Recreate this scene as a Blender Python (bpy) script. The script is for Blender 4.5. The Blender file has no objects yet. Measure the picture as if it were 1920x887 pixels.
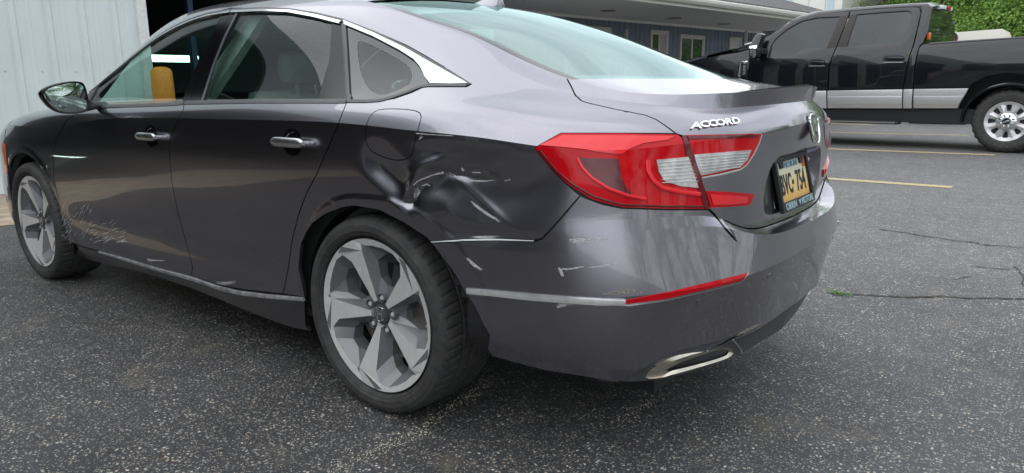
import bpy, bmesh, math, random
import numpy as np
from mathutils import Vector, Matrix
from mathutils.bvhtree import BVHTree
from mathutils.geometry import delaunay_2d_cdt
random.seed(7); rng = np.random.default_rng(7)
R = math.radians; PI = math.pi
scn = bpy.context.scene
col = scn.collection

# ------------------------------------------------------------------ camera
CAM = (1.7512, -2.3965, 1.0795); ROT = (R(77.929), R(.532), R(38.05)); FPX = 1355.0; PW, PH = 1920, 887
cd = bpy.data.cameras.new('camera'); cam = bpy.data.objects.new('camera', cd); col.objects.link(cam)
cam.location = CAM; cam.rotation_euler = ROT
cd.sensor_width = 36; cd.lens = 36 * FPX / PW; cd.clip_start = .02; cd.clip_end = 2000
scn.camera = cam
scn.render.resolution_x = 1024; scn.render.resolution_y = 473

# ------------------------------------------------------------------ world, sun, exposure
SUN_EL, SUN_AZ = 58, 200
w = bpy.data.worlds.new('World'); scn.world = w; w.use_nodes = True
nt = w.node_tree; nt.nodes.clear()
out = nt.nodes.new('ShaderNodeOutputWorld'); bg = nt.nodes.new('ShaderNodeBackground')
sky = nt.nodes.new('ShaderNodeTexSky'); sky.sky_type = 'NISHITA'; sky.sun_disc = False
sky.sun_elevation = R(SUN_EL); sky.sun_rotation = R(SUN_AZ)
tc = nt.nodes.new('ShaderNodeTexCoord'); mp = nt.nodes.new('ShaderNodeMapping'); mp.inputs['Scale'].default_value = (1, 1, 3.2)
nz = nt.nodes.new('ShaderNodeTexNoise'); nz.inputs['Scale'].default_value = 1.9; nz.inputs['Detail'].default_value = 6; nz.inputs['Roughness'].default_value = .55; nz.inputs['Distortion'].default_value = .6
rp = nt.nodes.new('ShaderNodeValToRGB'); rp.color_ramp.elements[0].position = .35; rp.color_ramp.elements[1].position = .68
rp.color_ramp.elements[0].color = (8.2, 8.9, 9.7, 1); rp.color_ramp.elements[1].color = (13.5, 13.8, 14.2, 1)
mx = nt.nodes.new('ShaderNodeMix'); mx.data_type = 'RGBA'; mx.inputs[0].default_value = .88
L = nt.links.new
L(tc.outputs['Generated'], mp.inputs['Vector']); L(mp.outputs[0], nz.inputs['Vector']); L(nz.outputs['Fac'], rp.inputs['Fac'])
L(sky.outputs[0], mx.inputs[6]); L(rp.outputs[0], mx.inputs[7]); L(mx.outputs[2], bg.inputs['Color'])
bg.inputs['Strength'].default_value = .105; L(bg.outputs[0], out.inputs[0])
sd = bpy.data.lights.new('sun', 'SUN'); sun = bpy.data.objects.new('sun', sd); col.objects.link(sun)
sd.energy = 1.0; sd.angle = R(110); sd.color = (1, .97, .92)
az, el = R(SUN_AZ), R(SUN_EL)
sdir = Vector((math.sin(az) * math.cos(el), math.cos(az) * math.cos(el), math.sin(el)))
sun.rotation_euler = sdir.to_track_quat('Z', 'Y').to_euler()
scn.view_settings.view_transform = 'Standard'; scn.view_settings.look = 'None'
scn.view_settings.exposure = 0.58; scn.view_settings.gamma = 1

# ------------------------------------------------------------------ picture ray -> world helpers
_R = np.array(Matrix.Identity(3)); _R = np.array(cam.rotation_euler.to_matrix()); _C = np.array(CAM)
def ray(x, y): return _R @ np.array([(x - PW / 2) / FPX, -(y - PH / 2) / FPX, -1.0])
def pl(x, y, ax, v):
    d = ray(x, y); return _C + d * (v - _C[ax]) / d[ax]
def tag(o, label=None, cat=None, group=None, kind=None):
    if label: o['label'] = label
    if cat: o['category'] = cat
    if group: o['group'] = group
    if kind: o['kind'] = kind
    return o
def empty(name, loc=(0, 0, 0), rz=0):
    o = bpy.data.objects.new(name, None); col.objects.link(o); o.location = loc; o.rotation_euler = (0, 0, rz); o.empty_display_size = .1; return o
def mk(name, verts, faces, mat, parent=None, smooth=False, angle=None):
    me = bpy.data.meshes.new(name); me.from_pydata([tuple(map(float, v)) for v in verts], [], [tuple(map(int, f)) for f in faces])
    o = bpy.data.objects.new(name, me); col.objects.link(o)
    if mat: me.materials.append(mat)
    if smooth: me.polygons.foreach_set('use_smooth', [True] * len(me.polygons))
    if smooth and angle is not None: me.set_sharp_from_angle(angle=R(angle))
    if parent: o.parent = parent
    return o
class MB:
    """collects simple shapes, then builds one mesh"""
    def __init__(s): s.v = []; s.f = []
    def add(s, v, f):
        n = len(s.v); s.v += [tuple(p) for p in v]; s.f += [tuple(i + n for i in q) for q in f]; return s
    def box(s, lo, hi, M=None):
        v = [Vector((x, y, z)) for z in (lo[2], hi[2]) for y in (lo[1], hi[1]) for x in (lo[0], hi[0])]
        if M: v = [M @ p for p in v]
        return s.add(v, [(0, 2, 3, 1), (4, 5, 7, 6), (0, 1, 5, 4), (2, 6, 7, 3), (0, 4, 6, 2), (1, 3, 7, 5)])
    def cyl(s, a, b, r0, r1=None, n=16, caps=True):
        a = Vector(a); b = Vector(b); r1 = r0 if r1 is None else r1
        q = (b - a).to_track_quat('Z', 'Y'); v = []
        for c, r in ((a, r0), (b, r1)):
            v += [c + q @ Vector((r * math.cos(2 * PI * i / n), r * math.sin(2 * PI * i / n), 0)) for i in range(n)]
        f = [(i, (i + 1) % n, n + (i + 1) % n, n + i) for i in range(n)]
        if caps: f += [tuple(range(n))[::-1], tuple(range(n, 2 * n))]
        return s.add(v, f)
    def tube(s, pts, r, n=8, closed=False):
        pts = [Vector(p) for p in pts]; m = len(pts); v = []; f = []
        for i, p in enumerate(pts):
            t = (pts[(i + 1) % m] - pts[i - 1]) if closed else (pts[min(i + 1, m - 1)] - pts[max(i - 1, 0)])
            q = t.to_track_quat('Z', 'Y'); rr = r[i] if hasattr(r, '__len__') else r
            v += [p + q @ Vector((rr * math.cos(2 * PI * k / n), rr * math.sin(2 * PI * k / n), 0)) for k in range(n)]
        for i in range(m if closed else m - 1):
            j = (i + 1) % m; f += [(i * n + k, i * n + (k + 1) % n, j * n + (k + 1) % n, j * n + k) for k in range(n)]
        if not closed: f += [tuple(range(n))[::-1], tuple((m - 1) * n + k for k in range(n))]
        return s.add(v, f)
    def lathe(s, prof, n=64, closed=False):          # profile of (radius, y); axis = y
        v = [(r * math.cos(2 * PI * i / n), y, r * math.sin(2 * PI * i / n)) for i in range(n) for r, y in prof]
        m = len(prof); f = []
        for i in range(n):
            j = (i + 1) % n
            for k in range(m if closed else m - 1):
                k2 = (k + 1) % m; f.append((i * m + k, i * m + k2, j * m + k2, j * m + k))
        return s.add(v, f)
    def prism(s, poly, d0, d1, fn):                  # 2-D polygon extruded between d0 and d1; fn(a, b, d) -> point
        n = len(poly); v = [fn(a, b, d0) for a, b in poly] + [fn(a, b, d1) for a, b in poly]
        return s.add(v, [tuple(range(n)), tuple(range(2 * n - 1, n - 1, -1))] + [(i, n + i, n + (i + 1) % n, (i + 1) % n) for i in range(n)])
    def build(s, name, mat, parent=None, smooth=False, angle=30, bevel=0):
        o = mk(name, s.v, s.f, mat, parent, smooth, angle if smooth else None)
        bm = bmesh.new(); bm.from_mesh(o.data); bmesh.ops.recalc_face_normals(bm, faces=bm.faces)
        if bevel: bmesh.ops.bevel(bm, geom=bm.edges[:] + bm.verts[:], offset=bevel, segments=2, affect='EDGES', profile=.6)
        bm.to_mesh(o.data); bm.free()
        if bevel:
            o.data.polygons.foreach_set('use_smooth', [True] * len(o.data.polygons)); o.data.set_sharp_from_angle(angle=R(35))
        return o
def text_mesh(name, s, size, depth, mat, M, parent=None, shear=0, offset=0, space=1.0, align='CENTER'):
    cu = bpy.data.curves.new(name, 'FONT'); cu.body = s; cu.size = size; cu.extrude = depth; cu.shear = shear; cu.offset = offset
    cu.align_x = align; cu.align_y = 'CENTER'; cu.space_character = space; cu.resolution_u = 3; cu.bevel_depth = 0
    t = bpy.data.objects.new(name, cu); col.objects.link(t)
    me = bpy.data.meshes.new_from_object(t.evaluated_get(bpy.context.evaluated_depsgraph_get()))
    bpy.data.objects.remove(t); me.name = name; me.transform(M)
    me.materials.clear(); me.materials.append(mat)
    o = bpy.data.objects.new(name, me); col.objects.link(o)
    if parent: o.parent = parent
    return o

# ------------------------------------------------------------------ materials
def nm(name):
    m = bpy.data.materials.new(name); m.use_nodes = True; return m, m.node_tree, m.node_tree.nodes['Principled BSDF']
def node(t, k, **kw):
    n = t.nodes.new(k)
    for a, b in kw.items():
        if a in n.inputs.keys(): n.inputs[a].default_value = b
        else: setattr(n, a, b)
    return n
def ramp(t, fac, p0, c0, p1, c1):
    r = t.nodes.new('ShaderNodeValToRGB'); e = r.color_ramp.elements
    e[0].position = p0; e[1].position = p1; e[0].color = (*c0, 1) if hasattr(c0, '__len__') else (c0, c0, c0, 1); e[1].color = (*c1, 1) if hasattr(c1, '__len__') else (c1, c1, c1, 1)
    t.links.new(fac, r.inputs['Fac']); return r.outputs['Color']
def mixc(t, fac, a, b, mode='MIX'):
    m = t.nodes.new('ShaderNodeMix'); m.data_type = 'RGBA'; m.blend_type = mode
    for i, v in ((0, fac), (6, a), (7, b)):
        if hasattr(v, 'is_output'): t.links.new(v, m.inputs[i])
        else: m.inputs[i].default_value = v if i == 0 else (*v, 1)
    return m.outputs[2]
def simple(name, c, rough=.5, metal=0, coat=0, spec=.5, var=.12, scale=30, bump=0, bscale=200, croughness=.03):
    m, t, b = nm(name); o = t.nodes.new('ShaderNodeTexCoord').outputs['Object']
    n = node(t, 'ShaderNodeTexNoise', Scale=scale, Detail=5); t.links.new(o, n.inputs['Vector'])
    c = np.array(c); t.links.new(ramp(t, n.outputs['Fac'], .3, tuple(c * (1 - var)), .7, tuple(np.minimum(c * (1 + var), 1))), b.inputs['Base Color'])
    b.inputs['Roughness'].default_value = rough; b.inputs['Metallic'].default_value = metal
    b.inputs['Coat Weight'].default_value = coat; b.inputs['Coat Roughness'].default_value = croughness; b.inputs['Specular IOR Level'].default_value = spec
    if bump:
        n2 = node(t, 'ShaderNodeTexNoise', Scale=bscale, Detail=3); t.links.new(o, n2.inputs['Vector'])
        bp = node(t, 'ShaderNodeBump', Strength=bump, Distance=.002); t.links.new(n2.outputs['Fac'], bp.inputs['Height']); t.links.new(bp.outputs[0], b.inputs['Normal'])
    return m
def paint(name, c, metal=.75, rough=.38, dust=.5, coat=1.0, dirt=(.30, .28, .26)):
    m, t, b = nm(name); o = t.nodes.new('ShaderNodeTexCoord').outputs['Object']
    fl = node(t, 'ShaderNodeTexNoise', Scale=900, Detail=2); t.links.new(o, fl.inputs['Vector'])
    base = ramp(t, fl.outputs['Fac'], .35, tuple(np.array(c) * .85), .7, tuple(np.array(c) * 1.2))
    # thin road film, streaked downwards, and small specks
    mp = node(t, 'ShaderNodeMapping'); mp.inputs['Scale'].default_value = (26, 26, 2.2); t.links.new(o, mp.inputs['Vector'])
    st = node(t, 'ShaderNodeTexNoise', Scale=3, Detail=6, Roughness=.65); t.links.new(mp.outputs[0], st.inputs['Vector'])
    sp = node(t, 'ShaderNodeTexNoise', Scale=95, Detail=2); t.links.new(o, sp.inputs['Vector'])
    spf = ramp(t, sp.outputs['Fac'], .735, 0, .76, .5 * dust)
    big = node(t, 'ShaderNodeTexNoise', Scale=3.1, Detail=4); t.links.new(o, big.inputs['Vector'])
    film = ramp(t, st.outputs['Fac'], .45, 0, .85, .16 * dust)
    f2 = node(t, 'ShaderNodeMath', operation='MULTIPLY'); t.links.new(film, f2.inputs[0]); t.links.new(ramp(t, big.outputs['Fac'], .35, .15, .65, 1), f2.inputs[1])
    f3 = node(t, 'ShaderNodeMath', operation='MAXIMUM'); t.links.new(f2.outputs[0], f3.inputs[0]); t.links.new(spf, f3.inputs[1])
    sz_ = node(t, 'ShaderNodeSeparateXYZ'); t.links.new(o, sz_.inputs[0]); lo = node(t, 'ShaderNodeMapRange'); t.links.new(sz_.outputs[2], lo.inputs[0]); lo.inputs[1].default_value = .52; lo.inputs[2].default_value = .24; lo.inputs[3].default_value = 0; lo.inputs[4].default_value = .035
    l2 = node(t, 'ShaderNodeMath', operation='MULTIPLY'); t.links.new(lo.outputs[0], l2.inputs[0]); t.links.new(ramp(t, st.outputs['Fac'], .3, .2, .7, 1), l2.inputs[1])
    f4 = node(t, 'ShaderNodeMath', operation='ADD'); t.links.new(f3.outputs[0], f4.inputs[0]); t.links.new(l2.outputs[0], f4.inputs[1]); f3 = f4
    t.links.new(mixc(t, f3.outputs[0], base, dirt), b.inputs['Base Color'])
    iv = node(t, 'ShaderNodeMath', operation='MULTIPLY_ADD'); t.links.new(f3.outputs[0], iv.inputs[0]); iv.inputs[1].default_value = -metal; iv.inputs[2].default_value = metal
    t.links.new(iv.outputs[0], b.inputs['Metallic'])
    b.inputs['Roughness'].default_value = rough; b.inputs['Coat Weight'].default_value = coat
    cr = node(t, 'ShaderNodeMath', operation='MULTIPLY_ADD'); t.links.new(f3.outputs[0], cr.inputs[0]); cr.inputs[1].default_value = .5; cr.inputs[2].default_value = .025
    t.links.new(cr.outputs[0], b.inputs['Coat Roughness'])
    return m
def glass(name, tint, ior=1.5, rough=0.0, refl=(1, 1, 1)):
    m, t, b = nm(name); t.nodes.remove(b)
    tr = node(t, 'ShaderNodeBsdfTransparent'); tr.inputs['Color'].default_value = (*tint, 1)
    gl = node(t, 'ShaderNodeBsdfGlossy', Roughness=rough); gl.inputs['Color'].default_value = (*refl, 1)
    ge = node(t, 'ShaderNodeNewGeometry'); io = node(t, 'ShaderNodeMapRange'); t.links.new(ge.outputs['Backfacing'], io.inputs[0]); io.inputs[3].default_value = ior; io.inputs[4].default_value = 1 / ior
    fr = node(t, 'ShaderNodeFresnel'); t.links.new(io.outputs[0], fr.inputs['IOR']); mxs = node(t, 'ShaderNodeMixShader')
    t.links.new(fr.outputs[0], mxs.inputs[0]); t.links.new(tr.outputs[0], mxs.inputs[1]); t.links.new(gl.outputs[0], mxs.inputs[2])
    t.links.new(mxs.outputs[0], t.nodes['Material Output'].inputs['Surface']); return m
M = {}
M['paint'] = paint('grey_metallic_paint', (.235, .226, .258), metal=1.0, rough=.27, dust=.14)
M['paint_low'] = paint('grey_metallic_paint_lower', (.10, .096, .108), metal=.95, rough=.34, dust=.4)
M['black'] = simple('black_plastic', (.012, .012, .013), .45)
M['satin'] = simple('dark_grey_rubber_trim', (.05, .052, .056), .42)
M['gloss'] = simple('gloss_black_trim', (.004, .004, .005), .16, spec=.22)
M['frit'] = simple('black_glass_border', (.022, .025, .028), .10, spec=.3, coat=.5)
M['liner'] = simple('wheel_liner_felt', (.006, .006, .006), 1.0, spec=.1, bump=1, bscale=300)
M['chrome'] = simple('chrome', (.75, .76, .78), .09, 1, var=.04)
M['satin_chrome'] = simple('brushed_chrome', (.60, .60, .60), .3, 1, var=.05)
M['dirty_chrome'] = simple('scuffed_chrome', (.62, .62, .63), .36, .7, var=.4, scale=18, bump=.3)
M['strip'] = simple('bumper_strip_chrome', (.80, .80, .80), .22, .75, var=.12, scale=40)
M['steel'] = simple('exhaust_steel', (.50, .47, .40), .34, 1, var=.15, scale=12)
M['glass'] = glass('tinted_side_glass', (.62, .80, .74), 1.42)
M['rear_glass'] = glass('rear_window_glass', (.55, .78, .74), 3.2, .012, (.80, 1, .97))
M['mirror'] = simple('mirror_glass', (.42, .50, .49), .02, 1, var=0)
M['rim_face'] = simple('machined_alloy', (.68, .67, .655), .36, .4, var=.06, scale=60)
M['rim_grey'] = simple('grey_painted_alloy', (.17, .17, .175), .40, .35, var=.08, scale=20, coat=.3)
M['rim_dark'] = simple('dark_alloy', (.05, .05, .052), .5, .4)
M['disc'] = simple('brake_disc_steel', (.22, .20, .18), .4, .9, var=.25, scale=15)
M['seat'] = simple('grey_leather', (.16, .165, .16), .55, bump=.3)
M['trim_in'] = simple('interior_plastic', (.05, .055, .055), .7)
M['liner_in'] = simple('headliner', (.35, .36, .34), .9)
M['red'] = simple('red_lens', (.46, .002, .007), .10, spec=.12, coat=.35, var=.1, scale=8)
M['red_bright'] = simple('bright_red_lens', (.72, .012, .02), .12, spec=.3, coat=.6, var=.06, scale=8)
M['red_dark'] = simple('dark_red_lens', (.10, .003, .006), .12, spec=.3, coat=.5, var=.15, scale=14)
M['clear'] = simple('clear_reflector_lens', (.50, .47, .47), .15, .5, coat=1, var=.2, scale=60)
M['badge'] = simple('badge_chrome', (.8, .8, .8), .22, 1, var=.02)
M['white'] = simple('white_paint', (.62, .64, .63), .6)
M['orange'] = simple('orange_plastic', (.95, .28, .03), .45)
M['amber'] = simple('amber_lens', (.75, .16, .04), .15, coat=1)
def rubber(name, base=(.022, .022, .023)):
    m, t, b = nm(name); o = t.nodes.new('ShaderNodeTexCoord').outputs['Object']
    n = node(t, 'ShaderNodeTexNoise', Scale=25, Detail=6, Roughness=.7); t.links.new(o, n.inputs['Vector'])
    t.links.new(ramp(t, n.outputs['Fac'], .35, base, .8, (.062, .059, .055)), b.inputs['Base Color']); b.inputs['Roughness'].default_value = .72
    n2 = node(t, 'ShaderNodeTexNoise', Scale=400, Detail=2); t.links.new(o, n2.inputs['Vector'])
    bp = node(t, 'ShaderNodeBump', Strength=.25, Distance=.001); t.links.new(n2.outputs['Fac'], bp.inputs['Height']); t.links.new(bp.outputs[0], b.inputs['Normal']); return m
M['rubber'] = rubber('tyre_rubber')
def scratch_mat():
    m, t, b = nm('paint_scuff'); o = t.nodes.new('ShaderNodeTexCoord').outputs['Object']
    mp = node(t, 'ShaderNodeMapping'); mp.inputs['Scale'].default_value = (1, 1, 5); t.links.new(o, mp.inputs['Vector'])
    n = node(t, 'ShaderNodeTexNoise', Scale=160, Detail=8, Roughness=.8); t.links.new(mp.outputs[0], n.inputs['Vector'])
    t.links.new(ramp(t, n.outputs['Fac'], .35, (.30, .30, .31), .65, (.72, .73, .74)), b.inputs['Base Color']); b.inputs['Roughness'].default_value = .6
    t.links.new(ramp(t, n.outputs['Fac'], .36, 0, .64, 1), b.inputs['Alpha']); return m
M['scuff_or_glint'] = scratch_mat()
def asphalt():
    m, t, b = nm('asphalt'); o = t.nodes.new('ShaderNodeTexCoord').outputs['Object']
    mp = node(t, 'ShaderNodeMapping'); t.links.new(o, mp.inputs['Vector']); v = mp.outputs[0]
    wob = node(t, 'ShaderNodeTexNoise', Scale=60, Detail=2); t.links.new(v, wob.inputs['Vector'])
    va = node(t, 'ShaderNodeVectorMath', operation='MULTIPLY_ADD'); t.links.new(wob.outputs['Color'], va.inputs[0]); va.inputs[1].default_value = (.008, .008, .008); t.links.new(v, va.inputs[2])
    vo = node(t, 'ShaderNodeTexVoronoi', Scale=85, Randomness=1.0); t.links.new(va.outputs[0], vo.inputs['Vector'])
    vo2 = node(t, 'ShaderNodeTexVoronoi', Scale=170, Randomness=1.0); t.links.new(va.outputs[0], vo2.inputs['Vector'])
    big = node(t, 'ShaderNodeTexNoise', Scale=.9, Detail=7, Roughness=.6); t.links.new(v, big.inputs['Vector'])
    mid = node(t, 'ShaderNodeTexNoise', Scale=9, Detail=5, Roughness=.6); t.links.new(v, mid.inputs['Vector'])
    fine = node(t, 'ShaderNodeTexNoise', Scale=420, Detail=3); t.links.new(v, fine.inputs['Vector'])
    base = ramp(t, big.outputs['Fac'], .3, (.020, .021, .023), .7, (.052, .054, .058))
    base = mixc(t, .6, base, ramp(t, mid.outputs['Fac'], .3, .45, .7, 1.0), 'MULTIPLY')
    base = mixc(t, .55, base, ramp(t, fine.outputs['Fac'], .3, .35, .7, 1.9), 'MULTIPLY')
    def stones(vor, lo, hi, d0, d1):
        s = node(t, 'ShaderNodeSeparateColor'); t.links.new(vor.outputs['Color'], s.inputs[0])
        pick = ramp(t, s.outputs[0], lo, 0, hi, 1); shape = ramp(t, vor.outputs['Distance'], d0, 1, d1, 0)
        mm = node(t, 'ShaderNodeMath', operation='MULTIPLY'); t.links.new(pick, mm.inputs[0]); t.links.new(shape, mm.inputs[1])
        cc = ramp(t, s.outputs[1], .1, (.24, .235, .225), .9, (.70, .63, .53)); r = cc.node.color_ramp.elements.new(.96); r.color = (.38, .22, .13, 1); return mm.outputs[0], cc
    a, ca = stones(vo, .56, .62, .24, .44); b2, cb = stones(vo2, .72, .78, .3, .5)
    clus = ramp(t, mid.outputs['Fac'], .42, .22, .62, 1)
    a2 = node(t, 'ShaderNodeMath', operation='MULTIPLY'); t.links.new(a, a2.inputs[0]); t.links.new(clus, a2.inputs[1])
    b3 = node(t, 'ShaderNodeMath', operation='MULTIPLY'); t.links.new(b2, b3.inputs[0]); b3.inputs[1].default_value = .55
    c = mixc(t, b3.outputs[0], base, cb); c = mixc(t, a2.outputs[0], c, ca)
    dn = node(t, 'ShaderNodeTexNoise', Scale=2.6, Detail=9, Roughness=.68); t.links.new(v, dn.inputs['Vector']); c = mixc(t, ramp(t, dn.outputs['Fac'], .56, 0, .74, .55), c, (.16, .135, .10))   # dusty patches
    sx = node(t, 'ShaderNodeSeparateXYZ'); t.links.new(o, sx.inputs[0])        # paler base colour beyond the crack, blended in over a noisy edge
    ma = node(t, 'ShaderNodeMath', operation='MULTIPLY_ADD'); t.links.new(big.outputs['Fac'], ma.inputs[0]); ma.inputs[1].default_value = 3.0; t.links.new(sx.outputs[1], ma.inputs[2])
    mr_ = node(t, 'ShaderNodeMapRange'); t.links.new(ma.outputs[0], mr_.inputs[0]); mr_.inputs[1].default_value = .6; mr_.inputs[2].default_value = 4.2; mr_.inputs[3].default_value = 0; mr_.inputs[4].default_value = 1
    c = mixc(t, mr_.outputs[0], c, mixc(t, 1.0, mixc(t, 1.0, c, (1.25, 1.25, 1.25), 'MULTIPLY'), (.042, .042, .044), 'ADD'))
    t.links.new(c, b.inputs['Base Color']); b.inputs['Roughness'].default_value = .58; b.inputs['Specular IOR Level'].default_value = .6
    hh = node(t, 'ShaderNodeMath', operation='SUBTRACT'); t.links.new(vo.outputs['Distance'], hh.inputs[1]); hh.inputs[0].default_value = 1
    ad = node(t, 'ShaderNodeMath', operation='ADD'); t.links.new(hh.outputs[0], ad.inputs[0]); t.links.new(fine.outputs['Fac'], ad.inputs[1])
    bp = node(t, 'ShaderNodeBump', Strength=.9, Distance=.004); t.links.new(ad.outputs[0], bp.inputs['Height']); t.links.new(bp.outputs[0], b.inputs['Normal'])
    return m
M['asphalt'] = asphalt()

# ================================================================== THE SETTING
def gpt(px, py, z=0.0): return pl(px, py, 2, z)
g = mk('ground', [(-250,-250,0),(250,-250,0),(250,250,0),(-250,250,0)], [(0,1,2,3)], M['asphalt']); tag(g, kind='structure')
M['sand'] = simple('sandy_dirt', (.38, .31, .22), .95, var=.35, scale=7, bump=1, bscale=60)
M['line'] = None
def linemat():
    m, t, b = nm('worn_yellow_line'); o = t.nodes.new('ShaderNodeTexCoord').outputs['Object']
    n = node(t, 'ShaderNodeTexNoise', Scale=22, Detail=8, Roughness=.7); t.links.new(o, n.inputs['Vector'])
    t.links.new(ramp(t, n.outputs['Fac'], .3, (.30, .25, .13), .7, (.50, .42, .24)), b.inputs['Base Color']); b.inputs['Roughness'].default_value = .8
    t.links.new(ramp(t, n.outputs['Fac'], .34, 0, .42, 1), b.inputs['Alpha']); return m
M['line'] = linemat()
def sheet(name, poly, z, mat, **kw): return mk(name, [(x, y, z) for x, y in poly], [tuple(range(len(poly)))], mat)
# sandy verge along the metal building
pts = [(-6.16, 1.6), (-6.16, -24)]; e = []
y = -24
while y < 1.6: e.append((-4.75 + .22 * math.sin(y * 1.7) + rng.uniform(-.06, .06), y)); y += .22
e.append((-5.0, 1.6)); tag(sheet('dirt_verge', pts + e, .004, M['sand']), kind='structure')
# painted bay lines
def strip(name, A, B, wd, z, mat):
    A = np.array(A[:2]); B = np.array(B[:2]); d = (B - A) / np.linalg.norm(B - A); n = np.array([-d[1], d[0]]) * wd / 2
    return mk(name, [(*(A - n), z), (*(B - n), z), (*(B + n), z), (*(A + n), z)], [(0, 1, 2, 3)], mat)
def ext(p, q, k):                                                 # line through two ground points, lengthened to the left
    p = gpt(*p)[:2]; q = gpt(*q)[:2]; return p - (q - p) / np.linalg.norm(q - p) * k, q
for p, q, k in (((1563,336),(1785,351.5),3.4), ((1558,279.5),(1866,291),2.6), ((1558,248.5),(1815,254),1.5), ((1560,231),(1640,235),1.5)):
    A, B = ext(p, q, k); o = strip('parking_line', A, B, .17, .004, M['line']); tag(o, kind='structure')
# cracks in the asphalt
M['crack'] = simple('open_crack', (.012, .011, .010), .95, bump=.5)
M['crackedge'] = simple('crumbled_crack_edge', (.13, .115, .095), .95, var=.5, scale=60, bump=1)
def crack(name, px, w0, jit=.012, z=.005, mat=None, seedv=1):
    r = np.random.default_rng(seedv); P = [gpt(*p)[:2] for p in px]; L_ = []
    for a, b in zip(P[:-1], P[1:]):
        n = max(2, int(np.linalg.norm(b - a) / .02)); L_ += [a + (b - a) * t / n for t in range(n)]
    L_ = np.array(L_); k = len(L_); off = np.zeros(k)
    for s_, am in ((40, 2.5), (12, 1.2), (4, .6)): off += np.interp(np.arange(k), np.arange(0, k + s_, s_), r.normal(0, am * jit, len(np.arange(0, k + s_, s_))))
    V = []; F = []
    for i in range(k):
        t = L_[min(i+1, k-1)] - L_[max(i-1, 0)]; t /= np.linalg.norm(t) + 1e-9; n = np.array([-t[1], t[0]]); w_ = w0 * r.uniform(.25, 1.3) * min(1, (k - i) / 10 + .2)
        c = L_[i] + n * off[i]; V += [(*(c + n * w_), z), (*(c - n * w_), z)]
    F = [(2*i, 2*i+2, 2*i+3, 2*i+1) for i in range(k - 1)]
    return tag(mk(name, V, F, mat or M['crack']), kind='structure')
for k, (pts_, w_) in enumerate([([(1572,557),(1640,557),(1700,558),(1760,553),(1800,554),(1850,550),(1920,553),(1990,551)], .0034), ([(1650,430),(1700,436),(1740,443),(1800,452),(1850,459),(1930,466)], .0035),
        ([(1825,499),(1870,503),(1925,505)], .0022), ([(1901,500),(1904,515),(1897,530),(1905,548)], .002), ([(1760,520),(1790,524),(1815,520),(1840,516)], .0015), ([(1560,305),(1650,312),(1800,316),(1920,319)], .002)]):
    crack('crack', pts_, w_ * 2.6, z=.004, mat=M['crackedge'], seedv=k + 3); crack('crack', pts_, w_, z=.0055, seedv=k + 3)
M['grass'] = simple('grass', (.10, .22, .035), .6, var=.4, scale=80)
b = MB(); c0 = gpt(1577, 553)
for i in range(90):
    p = c0 + np.array([rng.normal(0, .03), rng.normal(0, .012), .005]); a = rng.uniform(0, 2*PI); h = rng.uniform(.006, .018); d = np.array([math.cos(a), math.sin(a), 0]); q = np.array([-d[1], d[0], 0]) * .003
    b.add([p - q, p + q, p + d * rng.uniform(.008, .025) + [0, 0, h]], [(0, 1, 2)])
tag(b.build('grass_sprig', M['grass']), 'small tuft of green grass at the start of the crack behind the grey sedan', 'grass', kind='stuff')
# loose grit lying on the asphalt near the camera
M['grit'] = simple('pale_grit', (.42, .38, .31), .85, var=.5, scale=40)
b = MB()
def pebble(x, y, r):
    a = rng.uniform(0, PI); s = rng.uniform(.6, 1, 3) * r; pts = []
    for (ux, uy, uz) in ((1,0,0),(-.5,.87,0),(-.5,-.87,0),(.2,.1,.7),(0,0,-.3)):
        X, Y = ux * s[0], uy * s[1]; pts.append((x + X * math.cos(a) - Y * math.sin(a), y + X * math.sin(a) + Y * math.cos(a), uz * s[2] + r * .15))
    b.add(pts, [(0,1,3),(1,2,3),(2,0,3),(1,0,4),(2,1,4),(0,2,4)])
for i in range(5200):
    d = rng.uniform(.5, 1) ** 1; px = rng.uniform(-60, 1980); py = 470 + 430 * rng.uniform() ** .8; p = gpt(px, py); pebble(p[0], p[1], rng.choice([.0016, .0022, .0028, .004], p=[.4, .35, .2, .05]))
for px0, py0, px1, py1, k_ in ((600,900,690,852,110),(690,852,800,805,200),(800,790,900,735,160),(860,745,930,712,120),(420,560,470,600,120),(1160,790,1240,740,120)):
    for i in range(k_): tt = rng.uniform(); p = gpt(px0 + (px1-px0)*tt + rng.normal(0, 9), py0 + (py1-py0)*tt + rng.normal(0, 6)); pebble(p[0], p[1], rng.choice([.0018, .0026, .0042]))
tag(b.build('loose_grit', M['grit']), 'pale loose grit scattered over the black asphalt', 'gravel', kind='stuff')

# ---- pale metal-clad garage on the left
M['metal'] = simple('pale_blue_metal_cladding', (.58, .65, .65), .45, .0, coat=.15, var=.05, scale=2, bump=.15, bscale=8)
M['trimw'] = simple('white_metal_trim', (.66, .68, .67), .5, var=.08)
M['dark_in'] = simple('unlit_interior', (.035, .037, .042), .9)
M['conc'] = simple('stained_concrete', (.33, .30, .25), .95, var=.35, scale=9, bump=1, bscale=70)
gar = tag(empty('metal_garage', (-6.15, 0, 0)), 'pale ribbed metal garage with a dark open bay behind the grey sedan', 'garage')
def rib_sheet():
    prof = []; w3 = .305
    for k in range(3):
        o = k * w3; prof += [(o, 0), (o + .085, 0), (o + .09, .004), (o + .13, .004), (o + .135, 0), (o + .175, 0), (o + .20, .0), (o + .222, .026), (o + .262, .026), (o + .284, 0)]
    prof.append((.915, 0)); V = []; F = []
    for z in (.10, 1.6, 3.2, 4.8): V += [(h, -yy, z) for yy, h in prof]
    m = len(prof)
    for r in range(3):
        for i in range(m - 1): F.append((r*m+i, (r+1)*m+i, (r+1)*m+i+1, r*m+i+1))
    return V, F
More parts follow.
